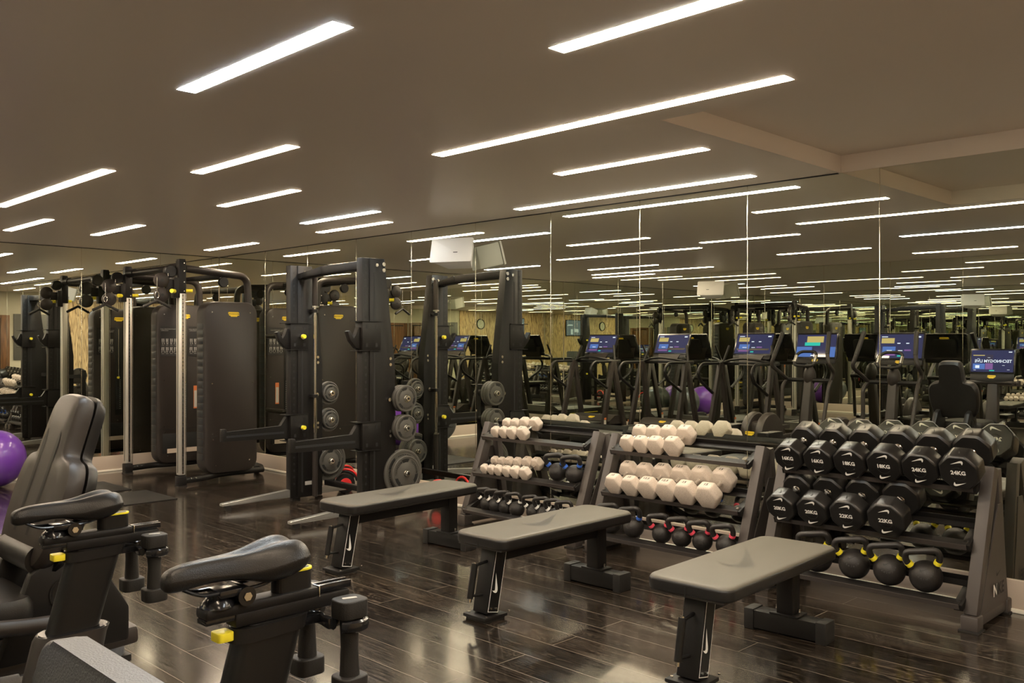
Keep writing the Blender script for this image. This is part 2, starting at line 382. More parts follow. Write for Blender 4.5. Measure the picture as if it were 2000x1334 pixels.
def ceiling():
    # cell grid cut from light slots: simple row split along X bands
    mb = MB('ceil'); xs = sorted(set([XM-.1, 3.51, XW+.1] + [x+s*LW/2 for x, *_ in LIGHTS for s in (-1, 1)]))
    ys = sorted(set([YN-.1, YB+.1, 2.515] + [y for l in LIGHTS for y in l[1:3]]))
    bm = mb.bm; vd = {}
    def v(x, y):
        k = (round(x, 4), round(y, 4))
        if k not in vd: vd[k] = bm.verts.new((x, y, H))
        return vd[k]
    for i in range(len(xs)-1):
        for j in range(len(ys)-1):
            cx = (xs[i]+xs[i+1])/2; cy = (ys[j]+ys[j+1])/2
            if cx > 3.51 and cy < 2.515: continue
            if any(abs(cx-l[0]) < LW/2 and l[1] < cy < l[2] for l in LIGHTS): continue
            f = bm.faces.new([v(xs[i], ys[j]), v(xs[i], ys[j+1]), v(xs[i+1], ys[j+1]), v(xs[i+1], ys[j])])
    mb.use('ceil').box(((XM+XW)/2, (YN+YB)/2, H+.30), (XW-XM+.4, YB-YN+.4, .02))
    return struct(mb.build('ceiling'))
ceiling()
CZ = 2.592
def coffer():
    mb = MB('ceil'); mb.box(((3.51+XW)/2+.05, (2.515+YN)/2, CZ+.01), (XW-3.51+.1, 2.515-YN, .02))
    mb.use('coffer').box(((3.51+XW)/2+.05, 2.515+.01, (H+CZ)/2+.0005), (XW-3.51+.1, .02, CZ-H-.001))
    mb.box((3.51-.01, (2.515+YN)/2, (H+CZ)/2+.0005), (.02, 2.515-YN+.04, CZ-H-.001))
    mb.box((XW+.01, (2.515+YN)/2, (H+CZ)/2), (.02, 2.515-YN, CZ-H))
    return struct(mb.build('ceiling_coffer'))
coffer()
for i, (x, y0, y1, tone, lab) in enumerate(LIGHTS):
    z = CZ if (x > 3.51 and y1 < 2.5) else H
    t = thing('ceiling_strip_light', lab, 'ceiling light', (x, (y0+y1)/2, z), 0, 'recessed linear ceiling lights')
    L = y1-y0
    f = MB('white')
    if z == H:
        for s in (-1, 1): f.box((s*(LW/2+.001), 0, .021), (.002, L+.004, .040))
        for s in (-1, 1): f.box((0, s*(L/2+.001), .021), (LW, .002, .040))
        f.box((0, 0, .0415), (LW+.004, L+.004, .001)); f.build('trim_frame', t)
        zz = .0035
    else:
        f.box((0, 0, -.006), (LW+.01, L+.01, .008)); f.build('trim_frame', t); zz = -.012
    d = MB(tone); d.box((0, 0, zz), (LW-.008, L-.012, .011), .004); d.build('diffuser', t)

# baseboards
BH = .172
def board(name, x0, x1, y0, y1, nx, ny):
    mb = MB('base'); mb.box(((x0+x1)/2, (y0+y1)/2, BH/2+.001), (abs(x1-x0), abs(y1-y0), BH), .002)
    mb.use('shoe').box(((x0+x1)/2+nx*.012, (y0+y1)/2+ny*.012, .012), (abs(x1-x0), abs(y1-y0), .022), .003)
    return struct(mb.build(name))
board('baseboard_right', XW-.022, XW, YN+.03, YB-.03, -1, 0)
board('baseboard_back', XM, XW-.03, YB-.022, YB, 0, -1)
board('baseboard_left', XM, XM+.022, YN+.03, YB-.03, 1, 0)
# walls
rectstruct('wall_right', (XW+.06, (YB+YN)/2, H/2+.05), (.1, YB-YN+.3, H+.1), 'cream')
rectstruct('wall_back', ((XW+XM)/2, YB+.06, H/2), (XW-XM+.3, .1, H), 'cream')
rectstruct('wall_left', (XM-.06, (YB+YN)/2, H/2), (.1, YB-YN+.3, H), 'cream')
rectstruct('wall_near', ((XW+XM)/2, YN-.06, H/2+.1), (XW-XM+.3, .1, H+.2), 'cream')
def mirror_wall(label, o, ux, length, first, width, flip):
    """panels along ux from o; first = distance of first seam."""
    t = thing('mirror_wall', label, 'mirror', o)
    edges = [0]; x = first
    while x < length-.02: edges.append(x); x += width
    edges.append(length); ux = Vector(ux); n = Vector(flip)
    rnd = random.Random(3)
    for a, b in zip(edges[:-1], edges[1:]):
        g = .0022; w_ = b-a-g*2; tl = rnd.uniform(-.0006, .0006); tv = rnd.uniform(-.0004, .0004)
        X = frame(ux*(a+b)*.5, ux, (0, 0, 1))
        if (X.to_3x3() @ Vector((0, 0, 1))).dot(n) < 0: X = frame(ux*(a+b)*.5, -ux, (0, 0, 1))
        X = X @ Matrix.Rotation(tl, 4, 'Y') @ Matrix.Rotation(tv, 4, 'X')
        p = MB('mirror'); p.box((0, (H-BH)/2-.001, -.004), (w_, H-BH-.004, .004), X=X); p.build('mirror_panel', t)
        if b < length-.01:
            q = MB('seam'); Xs = frame(ux*b+n*.0, ux, (0, 0, 1)); c = (0, (H-BH)/2-.001, -.002 if (Xs.to_3x3() @ Vector((0, 0, 1))).dot(n) > 0 else .002)
            q.box(c, (.0048, H-BH-.004, .004), .0015, X=Xs); q.build('seam_strip', t)
    return t
mirror_wall('floor to ceiling mirror wall of tall panels behind the three dumbbell racks', (XW-.006, -1.75, BH+.001), (0, 1, 0), YB+1.74, 4.023-.882*4, .882, (-1, 0, 0))
mirror_wall('mirror wall at the far end behind the cable machine and the purple ball', (XM+.01, YB-.006, BH+.001), (1, 0, 0), XW-XM-.02, .28, .887, (0, -1, 0))
mirror_wall('mirror wall in front of the treadmill consoles, seen only in reflection', (XM+.006, -1.75, BH+.001), (0, 1, 0), YB+1.74, .4, .882, (1, 0, 0))
struct(MB('dark').box((XW-.008, (2.53+YB)/2, H-.0025), (.010, YB-2.53, .005)).build('shadow_gap_strip_1')); struct(MB('dark').box(((XM+XW)/2, YB-.008, H-.0025), (XW-XM, .010, .005)).build('shadow_gap_strip_2'))  # dark strips drawn in place of the shadow gap above the mirrors
# near wall dressing (seen in the mirrors)
struct(MB('slat').box((1.10, YN+.012, H/2), (4.10, .024, H-.01)).build('wall_near_cladding'))
struct(MB('wood').box((4.76, YN+.012, 1.03), (1.22, .024, 2.06), .004).use('dark').box((4.76, YN+.0255, 1.0), (.86, .003, 1.98)).use('wood').box((4.76, YN+.028, .99), (.83, .006, 1.94), .003).build('wall_near_wood'))
d = thing('door', 'brown wooden door reflected at the left edge of the photo', 'door', (4.76, YN+.032, 0)); d['kind'] = 'thing'
MB('wood').box((0, .02, .98), (.80, .036, 1.93), .004).build('door_leaf', d); MB('steel').cyl((.32, .038, 1.0), (.32, .07, 1.0), .012).cyl((.32, .068, 1.0), (.22, .068, 1.0), .009).build('door_handle', d)
tag(MB('greyband').box((0, 0, 0), (.82, .02, 1.05), .004).build('pinboard', loc=(3.66, YN+.012, 1.565)), 'wide grey board on the cream wall, seen in the far left mirror', 'board')
cl = thing('wall_clock', 'round black rimmed wall clock on the rippled oak wall, seen in the mirror', 'clock', (2.26, YN+.026, 2.06))
Xc = frame((0, 0, 0), (-1, 0, 0), (0, 0, 1))
MB('dark').lathe([(.172, 0), (.175, .03), (.168, .036), (.150, .034), (.148, .02)], Xc, 40).build('rim', cl)
MB('clockface').lathe([(.149, .012), (.149, .0215)], Xc, 40).build('clock_dial', cl)
hb = MB('dark')
for k in range(12):
    a = 2*pi*k/12; hb.text(str(12 if k == 0 else k), Xc @ T(.118*math.sin(a), .118*math.cos(a), .0225), .034, .01)
hb.build('numerals', cl)
MB('dark').bar(Xc @ Vector((0, 0, .025)), Xc @ Vector((-.04, -.06, .025)), .008, .002).build('hour_hand', cl)
MB('dark').bar(Xc @ Vector((0, 0, .028)), Xc @ Vector((-.03, .10, .028)), .006, .002).build('minute_hand', cl)
tv = thing('wall_television', 'wall television showing a pale grey picture, seen in the mirror', 'television', (.55, YN+.026, 1.98))
MB('gloss').box((0, .02, 0), (.86, .04, .60), .006).build('housing', tv)
m_ = MB('tvglow').box((0, .0412, 0), (.82, .001, .56)); m_.use('tilew')
for a, b, c_, d_ in ((-.2, .1, .3, .05), (.15, -.1, .25, .12), (-.1, -.15, .12, .2)): m_.box((a, .0422, b), (c_, .0006, d_))
m_.build('screen', tv)
# ------------------------------------------------------------------ dumbbell racks
TH = R(24); SX, SZ = math.cos(TH), math.sin(TH)
TIER = {'top': (5.04, .705), 'middle': (4.94, .424), 'bottom': (4.835, .142)}
RW = 1.22
def on_tray(tier, s, n):
    ox, oz = TIER[tier]; return (ox+SX*s-SZ*n, oz+SZ*s+SX*n)
def make_rack(label, yc):
    X0 = 5.10; t = thing('dumbbell_rack', label, 'rack', (X0, yc, 0), 0, 'three tier dumbbell racks along the mirror wall')
    P = lambda x, y, z: (x-X0, y, z)
    for s in (-1, 1):
        yo = s*(RW/2-.035)
        f = MB('rackgrey'); f.bar(P(4.885, yo, .07), P(5.155, yo, .79), .062, .075, .004, up=(1, 0, 0)); f.build('front_leg', t)
        f = MB('rackgrey'); f.bar(P(5.315, yo, .07), P(5.215, yo, .78), .055, .055, .004, up=(1, 0, 0)); f.build('rear_leg', t)
        f = MB('rackgrey'); X = frame(P(0, s*(RW/2-.008), 0), (1, 0, 0), (0, 0, 1))
        h = -.006*s
        f.prism([(4.90, .07), (5.33, .07), (5.275, .36), (5.245, .60), (5.17, .60)], .006 if s < 0 else -.006, X)
        Xf = frame(P(5.235 if s < 0 else 5.10, s*(RW/2-.0005+.0), .135), (-s, 0, 0), (0, 0, 1)) if s > 0 else frame(P(5.105, -(RW/2-.0005)-.008, .135), (1, 0, 0), (0, 0, 1))
        if s > 0: Xf = frame(P(5.22, RW/2+.0075, .135), (-1, 0, 0), (0, 0, 1))
        f.use('white').text('N', Xf @ T(-.008, .03, 0), .085, .03); f.use('dark').text('IKE', Xf @ T(.068, .03, 0), .085, .03)  # white N paints in a reflection on the dark lettering
        f.use('dark').poly([(a*.9, b*.9) for a, b in SWOOSH], Xf @ T(.0, .10, 0), .085)
        f.build('side_plate', t)
        f = MB('rackgrey'); f.box(P(5.105, yo, .045), (.44, .062, .055), .004)
        f.box(P(4.875, yo, .040), (.085, .086, .078), .010).box(P(5.335, yo, .040), (.075, .086, .078), .010)
        f.use('rubber').box(P(4.872, yo, .004), (.10, .098, .008)).box(P(5.335, yo, .004), (.08, .098, .008)); f.build('foot', t)
        for tn in TIER:
            a = on_tray(tn, -.02, -.022); b = on_tray(tn, .20, -.022)
            g = MB('powder'); yb = s*(RW/2-.085)
            g.bar(P(a[0], yb, a[1]), P(b[0], yb, b[1]), .045, .036, .002)
            g.bar(P(a[0]+.10, yb+s*.03, a[1]+.035), P(b[0]-.05, yb+s*.03, b[1]-.03), .03, .03)
            c0 = on_tray(tn, .0, -.002); c1 = on_tray(tn, .0, .008)
            g.use('chrome').cyl(P(c0[0], yb, c0[1]), P(c1[0], yb, c1[1]), .010, 6); g.build('shelf_bracket', t)
    for tn in TIER:
        for k, s0 in ((0, 0), (1, .16)):
            L = RW-.155; g = MB('powder')
            a = on_tray(tn, s0, 0); ang = Matrix.Rotation(-TH, 4, 'Y')
            X = T(a[0]-X0, 0, a[1]) @ ang
            g.box((0, 0, -.002), (.046, L, .004), X=X)
            if k == 0: g.use('rackgrey').box((-.0245, 0, -.014), (.003, L, .028), X=X)
            else: g.box((.0245, 0, .014), (.003, L, .030), X=X)
            g.build('shelf_rail', t)
    return t
RACKY = {'right': 2.17, 'centre': 3.49, 'left': 4.81}
make_rack('right hand three tier rack holding the black numbered dumbbells', RACKY['right'])
make_rack('middle three tier rack holding large cream dumbbells and red banded kettlebells', RACKY['centre'])
make_rack('left three tier rack, next to the half rack, with the smallest cream dumbbells', RACKY['left'])

def hex_dumbbell(a, th, sp, num, proto={}):
    """a = apothem, th = head length, sp = head spacing. returns a new root with three parts (mesh data shared)"""
    k = (a, num)
    t = bpy.data.objects.new('hex_dumbbell', None); COL.objects.link(t); t.empty_display_size = .05
    if k not in proto:
        ms = []
        for s in (-1, 1):
            R_ = a/math.cos(pi/6); b = a*.22
            pts = ngon(R_, 6)
            def ring(sc, x): return [Vector((x, p[0]*sc, p[1]*sc)) for p in pts]
            h = MB('terrazzo'); x0 = s*sp/2
            bm0 = [ring(.80, -th/2), ring(.93, -th/2+b*.35), ring(1, -th/2+b), ring(1, th/2-b), ring(.93, th/2-b*.35), ring(.80, th/2)]
            for r_ in bm0:
                for v in r_: v.x += x0
            h.loft(bm0)
            es = [e for e in h.bm.edges if abs((e.verts[0].co-e.verts[1].co).normalized().x) > .5]
            bmesh.ops.bevel(h.bm, geom=es, offset=a*.13, segments=2, profile=.5, affect='EDGES', clamp_overlap=True)
            h.use('dark').text(num, frame((x0, 0, a+.0006), (0, -1, 0), (1, 0, 0)), a*.42, .03)
            ms.append(h.build('head', t, ang=50))
        g = MB('chrome'); L = sp-th; g.lathe([(a*.20, -L/2), (a*.24, -L/2+.004), (a*.20, -L/2+.012), (a*.215, -L/4), (a*.23, 0), (a*.215, L/4), (a*.20, L/2-.012), (a*.24, L/2-.004), (a*.20, L/2)], Matrix.Rotation(pi/2, 4, 'Y'), 16)
        ms.append(g.build('handle', t, label='chrome handle')); proto[k] = ms
    else:
        for m_ in proto[k]:
            c = m_.copy(); COL.objects.link(c); c.parent = t
    return t
ORD = ['first', 'second', 'third', 'fourth', 'fifth', 'sixth']
def put(t, y, tier, s, n, label, cat, group):
    x, z = on_tray(tier, s, n); t.location = (x, y, z); t.rotation_euler = (0, -TH, 0)
    t['label'] = label; t['category'] = cat; t['group'] = group
    if 'kettlebell' in t.name: t.rotation_euler = (Matrix.Rotation(-TH, 3, 'Y') @ Matrix.Rotation(R(20), 3, 'Z')).to_euler()
def row(ys, aps, nums, tier, rack, lens):
    for i, (y, a, nm, (th, sp)) in enumerate(zip(ys, aps, nums, lens)):
        lab = '%s cream speckled dumbbell from the left, %s tier of the %s rack' % (ORD[i], tier, rack)
        put(hex_dumbbell(a, th, sp, nm), y, tier, sp/2-.005, a+.0005, lab, 'dumbbell', 'cream hex dumbbells on the %s tier of the %s rack' % (tier, rack))
row([3.865, 3.745, 3.625, 3.485], [.055, .057, .060, .065], ['8', '8', '9', '9'], 'top', 'middle', [(.065, .155)]*2+[(.07, .16)]*2)
row([3.895, 3.755, 3.610, 3.462, 3.312, 3.150], [.067, .067, .071, .072, .075, .077], ['10', '10', '12.5', '12.5', '15', '15'], 'middle', 'middle', [(.075, .175)]*2+[(.08, .18)]*2+[(.088, .19)]*2)
row([5.175, 5.085, 4.99, 4.875], [.041, .043, .047, .051], ['5', '5', '6', '6'], 'top', 'left', [(.055, .14)]*2+[(.062, .155)]*2)
row([5.20, 5.122, 5.042, 4.950, 4.857, 4.757], [.036, .036, .040, .042, .045, .047], ['2', '2', '3', '3', '4', '4'], 'middle', 'left', [(.048, .125)]*2+[(.052, .13)]*2+[(.06, .145)]*2)

def round_dumbbell(a, num, proto={}):
    t = bpy.data.objects.new('numbered_dumbbell', None); COL.objects.link(t)
    k = (a, num); th = .105; sp = .22
    if k not in proto:
        ms = []
        for s in (-1, 1):
            x0 = s*sp/2; h = MB('dbside'); pts = ngon(a/math.cos(pi/8), 8, pi/8)
            rg = [[Vector((x0+s*x, p[0]*sc, p[1]*sc)) for p in pts] for sc, x in ((.90, -th/2), (1, -th/2+.010), (1, th/2-.012), (.94, th/2-.003), (.90, th/2))]
            h.loft(rg)
            es = [e for e in h.bm.edges if abs((e.verts[0].co-e.verts[1].co).normalized().x) > .5]
            bmesh.ops.bevel(h.bm, geom=es, offset=a*.10, segments=2, profile=.5, affect='EDGES', clamp_overlap=True)
            h.use('dbface'); xo = x0+s*(th/2+.0005)
            X = frame((xo, 0, 0), (0, s, 0), (0, 0, 1))
            h.poly([(p[0]*.885, p[1]*.885) for p in ngon(a/math.cos(pi/8), 8, pi/8)], X, 1, .0002)
            h.use('dbside').lathe([(.034, 0), (.0365, .0012), (.039, 0)], X @ T(0, -.004, 0), 28)
            h.use('white').text(num, X @ T(0, .003, .0014), .031, .035)
            h.poly(SWOOSH, X @ T(-.033, -.078, .0002), .066, .001)
            h.poly(SWOOSH, X @ T(.033, .078, .0002) @ Matrix.Rotation(pi, 4, 'Z'), .066, .001)
            h.use('dark').poly(SWOOSH, frame((x0-.02, 0, a+.0005), (1, 0, 0), (0, 1, 0)) @ T(0, -.01, 0), .045)
            ms.append(h.build('head', t, ang=35))
        g = MB('chrome'); L = sp-th; g.lathe([(.020, -L/2), (.025, -L/2+.004), (.019, -L/2+.014), (.017, -L/4), (.018, 0), (.017, L/4), (.019, L/2-.014), (.025, L/2-.004), (.020, L/2)], Matrix.Rotation(pi/2, 4, 'Y'), 18)
        ms.append(g.build('handle', t, label='chrome handle')); proto[k] = ms
    else:
        for m_ in proto[k]:
            c = m_.copy(); COL.objects.link(c); c.parent = t
    return t
seen = {}
for i, (y, a, nm) in enumerate(zip([2.640, 2.455, 2.268, 2.072, 1.882, 1.684], [.087, .088, .092, .095, .0945, .099], ['16KG', '16KG', '18KG', '18KG', '24KG', '24KG'])):
    put(round_dumbbell(a, nm), y, 'top', .105, a+.0005, 'black eight sided dumbbell marked %s, %s of its pair, upper tier of right rack' % (nm, 'left' if i % 2 == 0 else 'right'), 'dumbbell', 'black numbered dumbbells on the top tier')
for i, (y, a, nm) in enumerate(zip([2.636, 2.44, 2.236, 2.018], [.087, .091, .096, .101], ['20KG', '20KG', '22KG', '22KG'])):
    put(round_dumbbell(a, nm), y, 'middle', .105, a+.0005, 'black eight sided dumbbell marked %s, %s of its pair, middle tier of right rack' % (nm, 'left' if i % 2 == 0 else 'right'), 'dumbbell', 'black numbered dumbbells on the middle tier')

def kettlebell(r, band, proto={}):
    t = bpy.data.objects.new('kettlebell', None); COL.objects.link(t); k = (r, band)
    if k not in proto:
        ms = []
        b = MB('kettle'); b.ball((0, 0, 0), r, n=28, m=18, cut=-.93)
        X = T(-.0, 0, 0) @ Matrix.Rotation(-R(38), 4, 'Y'); Xs = X @ frame((0, 0, r+.0006), (0, -1, 0), (1, 0, 0))
        b.use('dark').poly([((a-.5)*1, (c-.2)) for a, c in SWOOSH], Xs @ T(0, .006, 0), r*.55, .0)
        for i, ch in enumerate('TRAINING'):
            a = R(200+20*i); q = .38*r*1.25
            dz = math.sqrt(max(r*r-q*q, 0))-r
            b.text(ch, Xs @ T(q*math.cos(a), q*math.sin(a), dz+.001) @ Matrix.Rotation(a+pi/2, 4, 'Z'), r*.16, .02)
        ms.append(b.build('bell', t))
        hr = .017 if r > .06 else .014; w_ = max(r*1.0, .060); tz = r*1.0+.072
        h = MB('kettle'); h.tube([(0, -w_*.62, r*.62), (0, -w_*1.02, r+.02), (0, -w_*.92, tz), (0, w_*.92, tz), (0, w_*1.02, r+.02), (0, w_*.62, r*.62)], hr, 12, rad=.045, seg=6)
        ms.append(h.build('handle', t))
        for s in (-1, 1):
            a = Vector((0, s*w_*.76, r*.62+(r*.38+.02)*.38)); bb = Vector((0, s*w_*.88, r*.62+(r*.38+.02)*.72))
            g = MB(band).cyl(a, bb, hr+.003, 14); ms.append(g.build('colour_band', t, label={'yellow': 'yellow band', 'pink': 'coral red band', 'blue': 'blue band', 'white': 'white band'}[band]))
        proto[k] = ms
    else:
        for m_ in proto[k]:
            c = m_.copy(); COL.objects.link(c); c.parent = t
    return t
def kb(y, tier, r, band, lab, grp):
    gap = .0575; n = math.sqrt(max(r*r-gap*gap, 0))+.001
    t = kettlebell(r, band); put(t, y, tier, .08, n, lab, 'kettlebell', grp)
for i, y in enumerate([2.42, 2.205, 2.012, 1.822]):
    kb(y, 'bottom', .083, 'yellow', ['yellow banded kettlebell half hidden behind the nearest bench', 'yellow banded kettlebell second from the left on the lowest shelf', 'yellow banded kettlebell third from the left on the lowest shelf', 'yellow banded kettlebell nearest the end frame of the right rack'][i], 'yellow banded kettlebells on the right rack')
for i, y in enumerate([3.50, 3.345, 3.19, 3.02]):
    kb(y, 'bottom', .0640, 'pink', '%s red banded kettlebell from the left, bottom of the middle rack' % ORD[i], 'red banded kettlebells on the middle rack')
kb(3.725, 'bottom', .070, 'blue', 'blue banded kettlebell beside the red banded ones, bottom of middle rack', 'blue banded kettlebells')
kb(3.91, 'bottom', .070, 'blue', 'kettlebell mostly hidden behind the end of the middle bench, bottom of middle rack', 'blue banded kettlebells')
kb(4.50, 'middle', .069, 'blue', 'blue banded kettlebell beside the small cream dumbbells, left of two', 'blue banded kettlebells')
kb(4.335, 'middle', .069, 'blue', 'blue banded kettlebell nearest the upright, right of two on the left rack', 'blue banded kettlebells')
for i, y in enumerate([5.15, 5.055, 4.945, 4.83]):
    kb(y, 'bottom', .0595, 'white', '%s small white banded kettlebell from the left, bottom of the left rack' % ORD[i], 'small white banded kettlebells')
for i, y in enumerate([4.65, 4.54, 4.43, 4.32]):
    kb(y, 'bottom', .0597, 'white', 'small kettlebell showing its handle above the middle bench, %s from left' % ORD[i], 'small kettlebells behind the middle bench')

# ------------------------------------------------------------------ benches
def pad_outline(L, w_, r): return rrect(L, w_, r, 6)
def make_bench(label, x, y, rz, L=1.10, w_=.385):
    t = thing('flat_bench', label, 'bench', (x, y, 0), rz, 'flat weight benches with a swoosh')
    p = MB('leather'); X = T(L/2, 0, .386); o = rrect(L, w_, .055, 6)
    def ring(sc, z): return [X @ Vector((a*(1-sc/L*2), b*(1-sc/w_*2), z)) for a, b in o]
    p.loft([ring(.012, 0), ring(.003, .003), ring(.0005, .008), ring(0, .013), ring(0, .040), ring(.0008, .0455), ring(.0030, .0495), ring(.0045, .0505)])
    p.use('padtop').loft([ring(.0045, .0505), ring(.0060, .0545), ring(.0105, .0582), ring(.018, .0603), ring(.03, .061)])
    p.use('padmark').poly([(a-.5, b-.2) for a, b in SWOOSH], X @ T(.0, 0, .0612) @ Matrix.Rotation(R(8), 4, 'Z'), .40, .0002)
    p.use('dark').box((-.0005, 0, .40), (.003, .004, .045)); p.build('seat_pad', t)
    q = MB('shroud'); q.box((L/2, 0, .381), (L*.98, w_*.86, .010), .003); q.use('steel').tube([(L*.03, -w_*.42, .376), (L*.97, -w_*.42, .376)], .0012, 4); q.build('pad_board', t)
    f = MB('powder'); f.bar((.10, 0, .330), (L-.13, 0, .330), .07, .075, .004); f.build('spine_beam', t)
    l = MB('powder'); a = Vector((.055, 0, .03)); b = Vector((.125, 0, .365)); l.bar(a, b, .105, .085, .004, up=(1, 0, 0))
    d = (b-a).normalized()
    for s in (-1, 1):
        xax = Vector((d.z, 0, -d.x))*(-s); Xf = frame(a+Vector((0, s*.0532, 0)), xax, d); Ln = (b-a).length
        l.use('white').poly([(-.038, .012), (.038, .012), (.038, Ln-.01), (-.038, Ln-.01)], Xf, 1, .0008)
        l.use('black').poly([(-.0345, .0155), (.0345, .0155), (.0345, Ln-.01), (-.0345, Ln-.01)], Xf, 1, .0014)
        l.use('white').poly([((a_-.5), (c-.2)) for a_, c in SWOOSH], Xf @ T(-.004, Ln*.47, .0018) @ Matrix.Rotation(R(84) , 4, 'Z') @ Matrix.Scale(1 if s < 0 else 1, 4), .105, .0)
        l.use('chrome')
        for u in (-.02, .02): l.cyl(Xf @ Vector((u, .032, .001)), Xf @ Vector((u, .032, .006)), .006, 6)
    nl = l.build('near_leg', t)
    g = MB('powder'); g.box((.055, 0, .022), (.165, .165, .016), .002); g.use('rubber').box((.055, 0, .007), (.135, .150, .014))
    g.use('chrome')
    for u, v in ((-.06, .065), (-.06, -.065), (.12, -.068)): g.cyl((.055+u*.9, v, .030), (.055+u*.9, v, .036), .007, 6)
    g.build('foot_plate', t)
    h = MB('black'); a = Vector((-.055, 0, .125)); b = Vector((-.020, 0, .300)); h.cyl(a, b, .017, 14)
    h.cyl(a+Vector((.004, 0, .012)), (.065, 0, .125), .008, 8).cyl(b-Vector((.004, 0, .012)), (.095, 0, .300), .008, 8)
    dd = (b-a).normalized(); h.use('steel').cyl(a-dd*.018, a, .010, 10).cyl(b, b+dd*.006, .010, 10); h.build('carry_handle', nl)
    xr = L-.13; r = MB('powder'); r.box((xr, 0, .233), (.085, .085, .27), .004); r.box((xr, 0, .104), (.11, .15, .010), .002); r.build('rear_post', t)
    c = MB('powder'); c.box((xr, 0, .054), (.10, .34, .088), .003)
    for s in (-1, 1): c.use('rubber').box((xr, s*.188, .052), (.108, .052, .104), .004)
    for s in (-1, 1): c.use('chrome').cyl((xr, s*.058, .108), (xr, s*.058, .122), .011, 6).cyl((xr, s*.058, .122), (xr, s*.058, .136), .007, 10)
    c.build('cross_foot', t)
    return t
make_bench('nearest flat black bench at the lower right, its long pad pointing at the right rack', 3.215, 2.18, R(2.5), 1.09, .41)
make_bench('middle flat bench between the two others, in front of the centre rack', 3.235, 3.475, R(.6), 1.11, .375)
make_bench('farthest flat bench, in front of the half rack and its weight plates', 3.255, 4.815, R(4.0), 1.15, .365)
# ------------------------------------------------------------------ half rack
def weight_plate(r, th, proto={}):
    t = bpy.data.objects.new('weight_plate', None); COL.objects.link(t); k = r
    if k not in proto:
        X = Matrix.Rotation(pi/2, 4, 'X')   # local Z -> -Y
        p = MB('plate')
        p.lathe([(.027, -th/2), (r-.006, -th/2), (r, -th/2+.005), (r, th/2-.005), (r-.006, th/2), (r*.90, th/2), (r*.88, th/2-.004), (r*.62, th/2-.004), (r*.58, th/2-.001), (.055, th/2-.001), (.05, th/2+.001), (.034, th/2+.001), (.030, th/2-.004), (.027, th/2-.004)], X, 48)
        for j in range(3):
            a0 = R(95+120*j); pts = []
            for u in range(9): a = a0-R(20)+R(40)*u/8; pts.append((r*.84*math.cos(a), r*.84*math.sin(a)))
            for u in range(9): a = a0+R(15)-R(30)*u/8; pts.append((r*.64*math.cos(a), r*.64*math.sin(a)))
            for sg in (1, -1):
                Xp = X @ T(0, 0, (th/2-.0035) if sg > 0 else (-th/2-.0008)); p.use('dark').poly(pts, Xp, 1, .0004)
        p.use('black')
        for j, w0 in enumerate((150, 270, 30)):
            for i, ch in enumerate('TECHNOGYM'):
                a = R(w0+30-i*7.5); q = r*.73; Xt = X @ T(q*math.cos(a), q*math.sin(a), th/2-.003) @ Matrix.Rotation(a-pi/2, 4, 'Z')
                if 0 < 1: p.text(ch, Xt, r*.17, .015)
        m1 = p.build('disc', t)
        h = MB('steel').lathe([(.0255, -th/2), (.0295, -th/2), (.0295, th/2+.0005), (.0255, th/2+.0005)], X, 24).build('hub_ring', t)
        proto[k] = [m1, h]
    else:
        for m_ in proto[k]:
            c = m_.copy(); COL.objects.link(c); c.parent = t
    return t
XR = 4.80; DX = -.215; YL, YR_ = 7.285, 6.19; YM = (YL+YR_)/2
hr = thing('half_rack', 'black half rack with plate horns and two long safety arms', 'squat rack', (XR+DX, YM, 0))
def H_(x, y, z): return (x-XR, y-YM, z)
